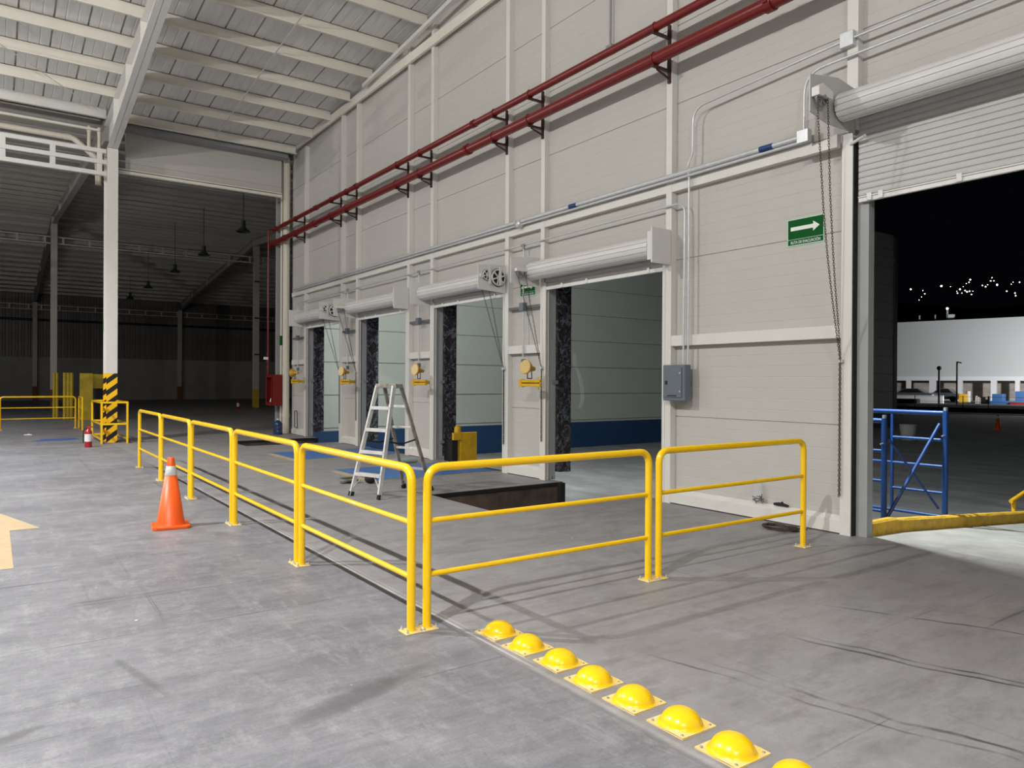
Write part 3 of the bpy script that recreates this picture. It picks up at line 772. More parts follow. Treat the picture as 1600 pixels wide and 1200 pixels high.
# ------------------------------------------------------------------ electrical box
t = thing('electrical_box', 'dark grey electrical box on the wall with two conduits on top', 'electrical box', (XF, 6.6, 1.39))
obj('enclosure', MB().box(7.315, XF-.001, 6.41, 6.79, 1.385, 1.86), 'box_grey', t, bevel=.008)
obj('door', MB().box(7.302, 7.314, 6.46, 6.75, 1.43, 1.82), 'box_grey', t, bevel=.004)
obj('latch', MB().box(7.296, 7.302, 6.70, 6.735, 1.60, 1.65), 'black', t)
for zz in (1.51, 1.75): obj('screw', MB().cyl((7.298, 6.485, zz), (7.303, 6.485, zz), .012, 10), 'galv', t)
obj('nameplate', MB().box(7.2995, 7.3025, 6.54, 6.70, 1.445, 1.46), 'black', t)

# ------------------------------------------------------------------ end pillar, rain pipes, hose cabinet, water bottle
mb = MB().box(7.25, 7.62, 22.93, 23.1, 0, 8.75)
struct('wall_end_pillar', mb, 'grey_steel')
t = thing('rain_pipe', 'thick cream rain pipe in the far corner of the dock wall', 'pipe', (7.37, 22.42, 0))
obj('pipe_body', MB().cyl((7.37, 22.42, 0), (7.37, 22.42, 8.5), .105, 20), 'pvc', t)
for zz in (.55, 1.98): obj('pipe_collar', MB().cyl((7.37, 22.42, zz-.06), (7.37, 22.42, zz+.06), .115, 20), 'pvc', t)
t = thing('rain_pipe', 'thin cream pipe left of the thick corner rain pipe', 'pipe', (7.285, 22.62, 0))
obj('pipe_body', MB().cyl((7.285, 22.62, 0), (7.285, 22.62, 8.4), .036, 12), 'pvc', t)
obj('green_band', MB().cyl((7.285, 22.62, 2.72), (7.285, 22.62, 3.02), .0375, 12), 'green', t)
tag(obj('green_label', MB().box(7.33, 7.36, 22.92, 22.929, 2.74, 3.05), 'green'), 'narrow green label on the grey end pillar', 'label')
t = thing('hose_cabinet', 'red fire hose cabinet on the end pillar under a red drop pipe', 'hose cabinet', (7.0, 22.55, .85))
mb = MB().box(6.93, 7.24, 22.40, 22.42, .86, 1.81).box(6.93, 7.24, 22.98, 23.0, .86, 1.81).box(6.93, 7.24, 22.42, 22.98, .86, .88).box(6.93, 7.24, 22.42, 22.98, 1.79, 1.81).box(7.22, 7.24, 22.42, 22.98, .88, 1.79)
mb.box(6.928, 6.945, 22.40, 22.48, .86, 1.81).box(6.928, 6.945, 22.92, 23.0, .86, 1.81).box(6.928, 6.945, 22.48, 22.92, .86, .95).box(6.928, 6.945, 22.48, 22.92, 1.72, 1.81)
obj('case', mb, 'red_cab', t)
obj('hose', MB().tube([(7.08, 22.64, 1.62), (7.05, 22.62, 1.4), (7.04, 22.66, 1.15), (7.0, 22.72, .97)], .04, 8), 'paper', t)
t = thing('water_bottle', 'big blue water cooler bottle on the floor at the end pillar', 'bottle', (6.99, 22.05, 0))
bx, by = 6.99, 21.98
obj('bottle_body', MB().lathe([(.001,.0),(.125,.0),(.135,.02),(.135,.12),(.128,.135),(.135,.15),(.135,.24),(.128,.255),(.135,.27),(.135,.33),(.11,.38),(.05,.42),(.035,.44),(.035,.47),(.001,.47)], 24, (bx, by, 0)), 'water', t)
obj('cap', MB().cyl((bx, by, .44), (bx, by, .482), .037, 14), 'paper', t)

# dark handle shape on the wall between the corner pipe and the farthest dock
mb = MB().tube(bend([(7.42, 21.75, .22), (7.42, 21.75, .72), (7.42, 21.55, .72), (7.42, 21.5, .22)], .04), .012, 8).tube([(7.42, 21.75, .22), (7.42, 21.5, .22)], .012, 8)
tag(obj('wall_hook', mb, 'black'), 'dark narrow bent bar standing on the sill left of the farthest dock', 'bar')

# ------------------------------------------------------------------ items at the foot of the wall near the big door
mb = MB(); vs = []; n, m = 18, 12
for i in range(m+1):
    zz = .2+.27*i/m; rr = .075*(1-.25*(i/m))
    for j in range(n):
        a = 2*PI*j/n; w = 1+.22*noise.noise(Vector((math.cos(a)*2, math.sin(a)*2, zz*14)))
        vs.append((7.468+.035*math.cos(a)*w, 5.40+rr*math.sin(a)*w, zz))
fs = [(i*n+j, i*n+(j+1) % n, (i+1)*n+(j+1) % n, (i+1)*n+j) for i in range(m) for j in range(n)]
t = thing('plastic_bag', 'clear plastic bag with dark scraps on the wall sill', 'bag', (7.47, 5.4, .19))
obj('film', MB().add(vs, fs, True), 'film', t)
mb = MB()
for k in range(16):
    a = random.random()*6.3; q = random.random()
    c = Vector((7.468+.02*math.cos(a)*q, 5.40+.055*math.sin(a), .205+.075*random.random()*(1-q*.4)))
    dv = Vector((random.uniform(-.3,.3), random.uniform(-1,1), random.uniform(-.4,.8))).normalized()*.03
    mb.tube([c-dv, c, c+dv+Vector((0,0,.008))], .005, 5)
obj('scraps', mb, 'rubber', t)
mb = MB().tube([(7.485, 5.19, .205), (7.48, 5.13, .213), (7.48, 5.07, .214), (7.485, 5.0, .204)], .016, 8, radii=[.014,.02,.02,.014]).ball((7.48, 5.08, .235), .014, 8, 6)
tag(obj('cable_grip', mb, 'rubber'), 'small black object lying on the sill right of the plastic bag', 'clutter')
mb = MB(); pts = []
for k in range(96):
    a = k/96*2*PI*4; r = .17+.022*math.sin(k*.7)+.01*math.sin(k*1.9)
    pts.append((7.12+r*math.cos(a)*.62, 4.86+r*1.15*math.sin(a), .012+.008*(k//24)+.004*math.sin(k*.5)))
pts += [(7.25, 4.78, .015), (7.33, 4.66, .012)]
mb.tube(pts, .0085, 6)
tag(obj('cable_coil', mb, 'cable'), 'coil of brown cable on the floor at the wall foot', 'cable')

# ------------------------------------------------------------------ guard rails
RR, R2, LEN = .0285, .0185, 2.06
def make_rail(label):
    t = thing('guard_rail', label, 'guard rail', (0,0,0), 'yellow guard rails')
    obj('frame', MB().tube(bend([(0,0,.006), (0,0,1.055), (LEN,0,1.055), (LEN,0,.006)], .11, 9), RR, 16), 'yellow', t)
    for zz in (.705, .352): obj('mid_rail', MB().cyl((RR*.6,0,zz), (LEN-RR*.6,0,zz), R2, 12), 'yellow', t)
    for x in (0, LEN):
        bp = obj('base_plate', MB().box(x-.058, x+.058, -.062, .062, 0, .008), 'yellow_worn', t, bevel=.002)
        for a, b in ((-1,-1),(1,-1),(1,1),(-1,1)):
            obj('anchor_bolt', MB().cyl((x+a*.043, b*.047, .008), (x+a*.043, b*.047, .02), .009, 6).cyl((x+a*.043, b*.047, .02), (x+a*.043, b*.047, .034), .005, 6), 'galv', bp)
    return t
XR, YR = 2.21, 4.22
r0 = make_rail('yellow guard rail from the front corner, nearest of the row running along the docks')
r0.location = (XR, YR, 0); r0.rotation_euler = (0,0,PI/2)
for k, nm in enumerate(['second nearest yellow guard rail of the row along the docks','third nearest yellow guard rail of the row along the docks',
                        'fourth nearest yellow guard rail of the row, behind the orange cone','farthest yellow guard rail at the far end of the row']):
    dup(r0, (XR, YR+2.18*(k+1), 0), nm, PI/2)
dup(r0, (XR+.115, YR, 0), 'wide yellow guard rail in the middle front, right of the corner', 0)
dup(r0, (XR+.115+2.18, YR, 0), 'yellow guard rail in front of the electrical box wall, rightmost of all', 0)

# ------------------------------------------------------------------ floor domes
prof = [(.112,.006)]
for i in range(9):
    a = PI/2*i/8; prof.append((.098*math.cos(a)+1e-4, .008+.072*math.sin(a)))
def dome(loc, label):
    t = thing('floor_dome', label, 'dome stud', (0,0,0), 'yellow floor domes')
    mb = MB(); n = 12; vs = []; fs = []
    for j in range(n+1):
        for i in range(n+1):
            x, y = -.115+.23*i/n, -.115+.23*j/n
            w = .003*math.sin(x*30+1)*math.sin(y*26)
            vs.append((x, y, .0065+w))
    for j in range(n):
        for i in range(n): a = j*(n+1)+i; fs.append((a, a+1, a+n+2, a+n+1))
    mb.add(vs, fs, True)
    k = len(vs); mb.box(-.115, .115, -.115, .115, 0, .0035)
    obj('plate', mb, 'yellow_worn', t)
    obj('dome', MB().lathe(prof, 28), 'yellow', t)
    for a, b in ((-1,-1),(1,-1),(1,1),(-1,1)): obj('rivet', MB().lathe([(.007,.006),(.007,.011),(.001,.013)], 8, (a*.094, b*.094, 0)), 'galv_dull', t)
    t.location = loc; return t
d0 = dome((2.665, 3.87, 0), 'yellow floor dome at the far end of the row, right of the rail corner')
for k in range(1, 8):
    lab = 'yellow floor dome, %s from the rail corner end of the row' % ORD[k]
    if k == 7: lab = 'yellow floor dome cut off by the bottom edge, nearest of the row'
    dup(d0, (2.665+random.uniform(-.01,.01), 3.87-.3045*k, 0), lab, random.uniform(-.05,.05))

# ------------------------------------------------------------------ traffic cone, extinguishers
def cone(loc, label, s=1, rot=.2):
    t = thing('traffic_cone', label, 'traffic cone', (0,0,0))
    b = MB(); 
    b.prism([(-.19,-.16),(-.16,-.19),(.16,-.19),(.19,-.16),(.19,.16),(.16,.19),(-.16,.19),(-.19,.16)], 'Z', 0, .035)
    obj('base', b, 'cone', t, bevel=.008)
    obj('body', MB().lathe([(.15,.034),(.142,.05),(.062,.575),(.062,.575)], 28), 'cone', t)
    obj('reflective_band', MB().lathe([(.0635,.572),(.0645,.574),(.048,.675),(.047,.676)], 28), 'cone_band', t)
    obj('tip', MB().lathe([(.047,.673),(.033,.762),(.028,.768),(.001,.769)], 28), 'cone', t)
    t.location = loc; t.rotation_euler = (0,0,rot); t.scale = (s,s,s); return t
cone((1.60, 8.74, 0), 'orange traffic cone with a pale band on the floor left of the guard rails', 1, -.12)
def extinguisher(loc, label, rot=0, s=1):
    t = thing('fire_extinguisher', label, 'fire extinguisher', (0,0,0))
    obj('cylinder', MB().lathe([(.001,0),(.075,0),(.08,.01),(.08,.36),(.07,.40),(.03,.425),(.03,.44),(.001,.44)], 20), 'red_ext', t)
    obj('label_sheet', MB().lathe([(.0815,.14),(.0815,.32)], 20), 'paper', t)
    obj('valve', MB().cyl((0,0,.43), (0,0,.48), .022, 10).box(-.02,.02,-.1,.03,.475,.49).bar((0,-.1,.49),(0,.03,.51),.03,.01), 'red_ext', t)
    obj('hose', MB().tube(bend([(0,.02,.46), (0,.1,.44), (-.02,.11,.2), (-.02,.1,.1)], .06), .011, 8), 'rubber', t)
    t.location = loc; t.rotation_euler = (0,0,rot); t.scale = (s,s,s); return t
extinguisher((1.86, 20.15, 0), 'red fire extinguisher on the floor before the striped column', 1.2)
extinguisher((11.4, 43.0, 0), 'small red fire extinguisher deep in the dark hall', .4)

# ------------------------------------------------------------------ step ladder
t = thing('step_ladder', 'aluminium step ladder standing open behind the guard rails', 'ladder', (4.7, 9.6, 0))
TZ = 1.555
fa, fb = Vector((4.115, 9.70, 0)), Vector((4.30, 9.17, 0)); ra, rb = Vector((5.09, 9.97, 0)), Vector((5.30, 9.50, 0))
ta, tb = Vector((4.53, 9.73, TZ)), Vector((4.64, 9.42, TZ)); sa, sb = Vector((4.66, 9.77, TZ)), Vector((4.77, 9.46, TZ))
def rail(p, q, w=.028, h=.065):
    d = (q-p).normalized(); side = (fb-fa).normalized()
    return MB().bar(p, q, w, h, up=d.cross(side))
for p, q in ((fa, ta), (fb, tb)): obj('front_rail', rail(p, q), 'alu', t, bevel=.003)
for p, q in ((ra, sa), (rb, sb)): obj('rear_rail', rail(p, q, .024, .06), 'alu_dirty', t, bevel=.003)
for zz in (.31, .62, .93, 1.24):
    k = zz/TZ; p = fa.lerp(ta, k); q = fb.lerp(tb, k)
    obj('step', MB().bar(p, q, .085, .045), 'alu', t, bevel=.003)
    k = (zz+.02)/TZ; p = ra.lerp(sa, k); q = rb.lerp(sb, k)
    obj('rear_bar', MB().bar(p, q, .025, .035), 'alu', t, bevel=.003)
for (b0, b1, o0, o1) in ((fa, ta, fb, tb), (fb, tb, fa, ta)):
    p = b0.lerp(b1, .07); q = b0.lerp(b1, .195).lerp(o0.lerp(o1, .195), .3)
    obj('brace', MB().bar(p, q, .018, .006), 'alu', t)
for (b0, b1, o0, o1) in ((ra, sa, rb, sb),):
    obj('brace', MB().bar(b0.lerp(b1, .07), b0.lerp(b1, .2).lerp(o0.lerp(o1, .2), .4), .018, .006), 'alu', t)
c4 = [ta+(ta-tb)*.12, tb+(tb-ta)*.12, sb+(sb-sa)*.12, sa+(sa-sb)*.12]
top = MB().add([Vector(v)+Vector((0,0,-.03)) for v in c4]+[Vector(v)+Vector((0,0,.03)) for v in c4], [(0,1,2,3),(4,5,6,7),(0,1,5,4),(1,2,6,5),(2,3,7,6),(3,0,4,7)])
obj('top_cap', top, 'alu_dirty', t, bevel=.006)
obj('spreader', MB().tube([fb.lerp(tb, .5), fb.lerp(tb, .5).lerp(rb.lerp(sb, .48), .5)+Vector((0,0,-.035)), rb.lerp(sb, .50)], .012, 8), 'rubber', t)
obj('spreader', MB().tube([fa.lerp(ta, .5), fa.lerp(ta, .5).lerp(ra.lerp(sa, .48), .5)+Vector((0,0,-.03)), ra.lerp(sa, .50)], .012, 8), 'rubber', t)
for p, d in ((fa, ta), (fb, tb), (ra, sa), (rb, sb)):
    q = p.lerp(d, .04); obj('foot', MB().bar(p, q, .036, .075), 'rubber', t)

# gloves and a dark bag behind the ladder, pale pipe on the leveler
mb = MB()
for k, (dx, dy, a) in enumerate(((0,0,.3), (.05,-.06,.5), (.02,.05,.1))):
    mb.box(4.60+dx-.12, 4.60+dx+.10, 10.95+dy-.05, 10.95+dy+.06, .002+.03*k, .03+.03*k)
o = tag(obj('work_gloves', mb, 'glove', bevel=.012), 'folded grey green work gloves on the floor left of the ladder', 'gloves')
mb = MB(); mb.ball((4.88, 10.72, .075), .095, 14, 10, .8)
tag(obj('rubbish_bag', mb, 'rubber'), 'small black bag on the floor behind the ladder', 'bag')
tag(obj('pipe_offcut', MB().cyl((6.0, 12.9, .055), (6.9, 12.98, .055), .05, 14), 'paleg'), 'pale green pipe lying on the floor behind the ladder', 'pipe')

# ------------------------------------------------------------------ main column, cage, rafter
CX0, CX1, CYF, CYB = 2.37, 2.62, 21.35, 22.05
t = thing('steel_column', 'tall white steel column with a yellow and black striped foot', 'column', (2.5, 21.7, 0))
def ibeam(z0, z1):
    return MB().box(CX0, CX1, CYF, CYF+.02, z0, z1).box(CX0, CX1, CYB-.02, CYB, z0, z1).box(2.485, 2.505, CYF+.02, CYB-.02, z0, z1)
obj('shaft', ibeam(1.79, 7.60), 'white_steel', t)
obj('striped_foot', ibeam(0, 1.79), 'hazard', t)
tag(obj('green_label', MB().box(CX0-.012, CX0-.001, CYB-.03, CYB, 2.9, 3.22), 'green'), 'small green label on the edge of the white column', 'label')
def rafter(name, label, x0, x1, pts, m, group=None):
    mb = MB(); n = len(pts); xc = (x0+x1)/2
    bot = [(y, b) for y, b, tt in pts]; top_ = [(y, tt) for y, b, tt in pts]
    mb.prism(bot+top_[::-1], 'X', xc-.008, xc+.008)
    mb.prism(bot+[(y, b+.018) for y, b in bot[::-1]], 'X', x0, x1)
    mb.prism([(y, tt-.018) for y, tt in top_]+top_[::-1], 'X', x0, x1)
    for y, b, tt in pts[1:-1]: mb.box(x0, x1, y-.008, y+.008, b+.018, tt-.018)
    return tag(obj(name, mb, m), label, 'beam', group)
pts = [(22.05, 7.52, roof_z(22.05)-.005)]
for y in (20.2, 18.2, 16.2, 14.2, 12.2, 10.2, 6, 2, -6, -13.9):
    zt = roof_z(y)-.005; pts.append((y, min(zt-.40, 7.52+.131*(22.05-y)) if y > 14.3 else zt-.42, zt))
rafter('roof_rafter', 'big white roof rafter rising from the striped column', 2.37, 2.62, pts, 'white_steel')
pts2 = [(y, b, tt) for y, b, tt in pts]
# cage round the column foot
t = thing('column_guard', 'square yellow tube cage round the foot of the striped column', 'column guard', (2.53, 21.9, 0))
gx0, gx1, gy0, gy1, gh, w = 2.22, 2.80, 20.95, 23.1, 1.07, .045
for (x, y) in ((gx0, gy0), (gx1, gy0), (gx0, gy1), (gx1, gy1)): obj('post', MB().box(x-w/2, x+w/2, y-w/2, y+w/2, 0, gh), 'yellow', t)
for zz in (gh-w/2, .50, .12):
    mb = MB()
    if zz > .2:
        mb.box(gx0+w/2, gx1-w/2, gy0-w/2, gy0+w/2, zz-w/2, zz+w/2)
    mb.box(gx0-w/2, gx0+w/2, gy0+w/2, gy1-w/2, zz-w/2, zz+w/2).box(gx1-w/2, gx1+w/2, gy0+w/2, gy1-w/2, zz-w/2, zz+w/2).box(gx0+w/2, gx1-w/2, gy1-w/2, gy1+w/2, zz-w/2, zz+w/2)
    obj('cross_rail', mb, 'yellow', t)

# ------------------------------------------------------------------ near roof: deck, purlins
def deck(mb, x0, x1, y0, y1, zf, pitch=.6):          # seams run along Y
    prof = []; x = x0
    while x < x1:
        prof += [(x, 0), (x+pitch*.27, 0), (x+pitch*.30, .012), (x+pitch*.33, 0), (x+pitch*.62, 0), (x+pitch*.65, .012), (x+pitch*.68, 0), (x+pitch-.035, 0), (x+pitch-.03, .07), (x+pitch-.005, .07)]
        x += pitch
    prof.append((x1, 0)); n = len(prof); rows = [y0, y1] if not callable(zf) else [y0, y1]
    vs = [(px, y, zf(y)+dz) for y in rows for px, dz in prof]
    mb.add(vs, [(i, i+1, n+i+1, n+i) for i in range(n-1)])
    mb.add([(x0, y, zf(y)+.1) for y in rows]+[(x1, y, zf(y)+.1) for y in rows], [(0,1,3,2)])
mb = MB(); deck(mb, -14, 7.6, -14, 22.0, lambda y: roof_z(y)+.272)
struct('ceiling', mb, 'deck')
PY = [20.2-1.345*i for i in range(15)]
for i, y in enumerate(PY):
    z = roof_z(y); mb = MB()
    mb.box(-13.9, XF-.07, y-.004, y+.004, z, z+.268).box(-13.9, XF-.07, y-.07, y+.004, z, z+.010).box(-13.9, XF-.07, y-.07, y-.060, z+.010, z+.03).box(-13.9, XF-.07, y-.004, y+.07, z+.258, z+.268)
    tag(obj('roof_purlin', mb, 'cream_steel'), 'cream roof purlin, %s from the far eave' % ORD[i], 'purlin', 'roof purlins')
# sag rod strip under the purlins
tag(obj('sag_rod', MB().bar((5.02, 21.4, roof_z(21.4)-.012), (5.02, 2, roof_z(2)-.012), .03, .012), 'white_steel'), 'thin white strip crossing under the purlins right of the rafter', 'strut')
tag(obj('brace_rod', MB().cyl((2.36, 21.3, 8.38), (-2.4, 15.5, 8.81), .010, 8), 'white_steel'), 'thin diagonal brace rod under the purlins left of the rafter', 'rod')
# eave beams and gutter
tag(obj('eave_beam', MB().box(-13.9, 2.365, 21.62, 21.70, 8.40, 8.69).box(-13.9, 2.365, 21.5, 21.70, 8.40, 8.415), 'white_steel'), 'deep white eave beam left of the rafter', 'beam')
tag(obj('eave_beam', MB().box(2.63, XF-.07, 21.60, 21.66, 8.40, 8.66).box(2.63, XF-.07, 21.5, 21.66, 8.40, 8.415), 'cream_steel'), 'cream eave beam between the rafter and the dock wall', 'beam')
tag(obj('box_gutter', MB().box(2.66, 7.16, 21.72, 22.12, 8.30, 8.32).box(2.66, 7.16, 22.10, 22.12, 8.32, 8.6).box(2.66, 7.16, 21.72, 21.74, 8.32, 8.6).box(7.16, 7.17, 21.72, 22.12, 8.30, 8.6), 'galv_dull'), 'grey box gutter above the fascia panel', 'gutter')
mb = MB(); ribbed(mb, 2.9, 7.13, 7.34, 8.46, 22.2, 22.28, 'X')
struct('wall_fascia', mb, 'panel')
tag(obj('fascia_beam', MB().box(2.64, 7.13, 22.12, 22.26, 7.19, 7.27).box(2.64, 7.13, 22.15, 22.26, 7.30, 7.33), 'cream_steel'), 'cream beam under the fascia panel between column and end pillar', 'beam')
# girder left of the column
def girder(name, label, xa, xb, y, chords, ws, pitch, th, m, x_off=0, group=None):
    t = thing(name, label, 'girder', (xa, y, chords[0]), group)
    for zz in chords: obj('chord', MB().box(xa, xb, y-th/2, y+th/2, zz-th/2, zz+th/2), m, t)
    x = xa+.3+x_off
    for q in range(len(chords)-1):
        mb = MB(); x = xa+.25+x_off
        while x < xb-.1:
            yy = y if q == 0 else y+th*.2
            mb.box(x-ws/2, x+ws/2, yy-th*.4, yy+th*.4, chords[q+1]+th/2, chords[q]-th/2); x += pitch
        obj('web_posts', mb, m, t)
    return t
girder('lattice_girder', 'white lattice girder with three chords left of the striped column', -7.9, 2.365, 21.6, (7.55, 7.27, 6.97), .12, 1.03, .105, 'white_steel', .60)
# drain pipes behind the girder
t = thing('drain_pipe', 'cream drain pipe running behind the lattice girder', 'pipe', (1.8, 22.7, 8.1))
obj('pipe_body', MB().tube(bend([(-8, 22.7, 8.14), (1.72, 22.7, 8.08), (2.28, 22.65, 7.6), (2.3, 22.6, 6.9)], .1), .075, 14), 'pvc', t)
obj('pipe_collar', MB().cyl((1.5, 22.7, 8.083), (1.66, 22.7, 8.083), .085, 14), 'pvc', t)
for x, nm in ((2.06, 'left'), (2.30, 'right')):
    tag(obj('drain_spout', MB().cyl((x, 22.45, 8.4), (x, 22.5, 7.75), .045, 12).cyl((x, 22.45, 8.3), (x, 22.455, 8.24), .055, 12), 'pvc'), 'short vertical cream drain spout, %s one of two by the column head' % nm, 'pipe')
tag(obj('eave_trim', MB().box(-13.9, 2.3, 22.35, 22.42, 8.28, 8.34).box(-13.9, 2.3, 22.30, 22.36, 8.56, 8.64), 'cream_steel'), 'cream eave trim of the dark hall left of the column', 'trim')

# ------------------------------------------------------------------ dark hall beyond
HX0, HX1, HY1 = -14, 44, 67.0
mb = MB()                                            # ribbed deck, ribs across X
def hdeck(ya, yb):
    n = int((yb-ya)/.25); rows = []
    for i in range(n+1):
        y = ya+(yb-ya)*i/n; z = hall_z(min(max(y, 22.3), 67))
        rows += [(y-.04, z), (y-.03, z+.03), (y+.03, z+.03), (y+.04, z)]
    vs = [(HX0, y, z) for y, z in rows]+[(HX1, y, z) for y, z in rows]; k = len(rows)
    mb.add(vs, [(i, i+1, k+i+1, k+i) for i in range(k-1)])
    mb.add([(HX0, ya-.1, hall_z(ya)+.12), (HX1, ya-.1, hall_z(ya)+.12), (HX1, yb+.1, hall_z(yb)+.12), (HX0, yb+.1, hall_z(yb)+.12)], [(0,1,2,3)])
hdeck(22.35, 45.2); hdeck(45.2, 66.95)
struct('ceiling_hall', mb, 'hall_deck')
struct('wall_hall_back', MB().box(HX0, HX1, HY1, HY1+.25, 0, 3.35), 'hall_block')
mb = MB(); n = 0
prof = []; x = HX0
while x < HX1: prof += [(x, 66.95), (x+.12, 66.95), (x+.17, 66.90), (x+.28, 66.90), (x+.33, 66.95)]; x += .4
prof += [(HX1, 66.95), (HX1, 67.2), (HX0, 67.2)]
mb.prism(prof, 'Z', 3.35, 8.6)
struct('wall_hall_sheet', mb, 'hall_sheet')
tag(obj('dark_pipe', MB().cyl((HX0, 66.7, 6.22), (HX1, 66.7, 6.22), .09, 10), 'black'), 'long black pipe along the back wall of the dark hall', 'pipe')
struct('wall_hall_right', MB().box(HX1, HX1+.3, 22.3, 67.2, 0, 10.4), 'hall_sheet')
struct('wall_hall_left', MB().box(HX0-.3, HX0, 22.3, 67.2, 0, 10.4), 'hall_sheet')
struct('wall_left', MB().box(-14.3, -14, -14.3, 22.3, 0, 12.2), 'panel')
struct('wall_rear', MB().box(-14.3, 7.6, -14.3, -14, 0, 12.2), 'panel')
hc = [(2.56, 45.0, 'left column of the dark hall middle row'), (12.95, 45.0, 'right column of the dark hall middle row with black bands'), (2.56, 66.4, 'column at the dark hall back wall, left one'), (12.8, 66.4, 'column at the dark hall back wall, right one')]
for x, y, nm in hc:
    t = thing('hall_column', 'pale steel '+nm, 'column', (x, y, 0), 'dark hall columns')
    mb = lambda z0, z1: MB().box(x-.14, x+.14, y-.2, y-.18, z0, z1).box(x-.14, x+.14, y+.18, y+.2, z0, z1).box(x-.012, x+.012, y-.18, y+.18, z0, z1)
    obj('shaft', mb(1.1, hall_z(y)-(.64 if y < 60 else .84)), 'hall_steel', t); obj('foot', mb(0, 1.1), 'yellow_dark' if x > 5 and y < 50 else 'orange_base', t)
    if x > 5 and y < 50:
        for zz in (3.2, 5.4, 7.6): obj('band', MB().box(x-.15, x+.15, y-.215, y-.2, zz-.04, zz+.04), 'black', t)
for x, nm in ((2.56, 'left'), (12.9, 'right')):
    P_ = [(y, hall_z(y)-.62 if 24 < y < 66 else hall_z(y)-.8, hall_z(y)-.2) for y in (22.6, 28, 34, 40, 45.2, 51, 57, 62, 66.6)]
    rafter('hall_rafter', 'dim roof rafter of the dark hall, %s one' % nm, x-.11, x+.11, P_, 'hall_steel', 'dark hall rafters')
y = 23.4; k = 0
while y < 66.5:
    z = hall_z(y)-.225; mb = MB().box(HX0, HX1, y-.004, y+.004, z, z+.198).box(HX0, HX1, y-.06, y+.004, z, z+.008)
    for xx in range(-9, 44, 5): mb.box(xx+.0, xx+.6, y-.012, y+.012, z-.004, z+.198)
    nm = 'near side' if y < 45.2 else 'far side'
    side_k = k if y < 45.2 else k-k0
    tag(obj('hall_purlin', mb, 'hall_steel'), 'dim purlin under the dark hall roof, %s on the %s of the ridge' % (ORD[min(side_k,19)], nm), 'purlin', 'dark hall purlins')
    y += 1.42; k += 1
    if y < 45.2: k0 = k+1
for y, c, nm in ((45.0, (9.08, 8.74), 'middle row'), (66.3, (7.32, 6.96), 'back wall')):
    for xa, xb, s in ((-7.7, 2.40, 'left bay'), (2.72, 12.78, 'centre bay'), (13.1, 23.3, 'right bay')):
        girder('hall_girder', 'thin pale lattice girder across the dark hall %s, %s' % (nm, s), xa, xb, y, c, .1, 1.2 if y < 50 else 1.2, .07, 'hall_steel', 0, 'dark hall girders')
for k, y in enumerate((29.0, 35.5, 42.0, 50.2, 57.6)):
    t = thing('pendant_lamp', 'unlit black pendant lamp hanging in the dark hall, %s nearest' % ORD[k] if k else 'unlit black pendant lamp hanging in the dark hall, nearest one', 'lamp', (7.85, y, 7.35), 'unlit pendant lamps')
    if k == 0:
        obj('rod', MB().cyl((7.85, y, 7.8), (7.85, y, hall_z(y)-.2), .014, 6), 'lamp_body', t)
        obj('shade', MB().lathe([(.26,7.36-.0),(.25,7.40),(.12,7.52),(.10,7.56)], 18, (7.85, y, 0)), 'lamp_body', t)
        obj('ballast', MB().cyl((7.85, y, 7.55), (7.85, y, 7.8), .085, 12), 'lamp_body', t)
        l0 = t
    else:
        for ch in list(l0.children):
            c = ch.copy(); COL.objects.link(c); c.parent = t
            if ch.name.startswith('rod'): c.scale = (1,1,1)
        for ch in t.children:
            if ch.name.startswith('rod'):
                ch.data = ch.data.copy(); zt = hall_z(y)-.2-7.35
                for v in ch.data.vertices:
                    if v.co.z > .6: v.co.z = zt
# railings and yellow panels in the dark hall
rl = dup(r0, (.17, 28.2, 0), 'distant yellow guard rail across the dark hall entrance at the left edge', 0)
t = thing('guard_rail', 'short distant yellow guard rail returning towards the striped column', 'guard rail', (2.32, 26.9, 0), 'yellow guard rails')
obj('frame', MB().tube(bend([(2.32,26.9,.006), (2.32,26.9,1.055), (2.32,28.1,1.055), (2.32,28.1,.006)], .11, 9), RR, 12), 'yellow', t)
for zz in (.705, .352): obj('mid_rail', MB().cyl((2.32,26.92,zz), (2.32,28.08,zz), R2, 10), 'yellow', t)
for k, (xa, xb, ya, nm) in enumerate(((2.05, 2.26, 36.5, 'leftmost of three standing by the dark hall column'), (2.30, 2.66, 34.6, 'ribbed middle one of three standing in the dark hall'), (2.80, 3.26, 33.6, 'plain wide one of three standing behind the striped column'))):
    mb = MB()
    if k < 2:
        n = 2 if k == 0 else 3; w_ = (xb-xa)/n
        for q in range(n): mb.box(xa+q*w_, xa+q*w_+w_*.72, ya, ya+.12, 0, 1.9).box(xa+q*w_+w_*.72, xa+(q+1)*w_, ya+.06, ya+.10, 0, 1.9)
    else:
        mb.box(xa, xb, ya, ya+.1, 0, 1.88)
    tag(obj('barrier_board', mb, 'yellow_dark', bevel=.01), 'tall dirty yellow steel barrier board, '+nm, 'barrier', 'yellow barrier boards')
t = thing('steel_rack', 'dirty yellow box head on a dark post behind the striped column', 'rack', (3.5, 34.0, 0))
obj('head', MB().box(3.32, 3.72, 33.9, 34.5, 1.27, 1.85), 'yellow_dark', t, bevel=.01)
obj('post', MB().box(3.40, 3.64, 34.0, 34.4, 0, 1.27), 'far_dark', t)
tag(obj('litter', MB().box(.72, .92, 25.3, 25.36, .001, .03).box(.8, .87, 25.36, 25.42, .001, .04), 'paper', bevel=.005), 'scrap of white litter on the dark hall floor', 'litter')

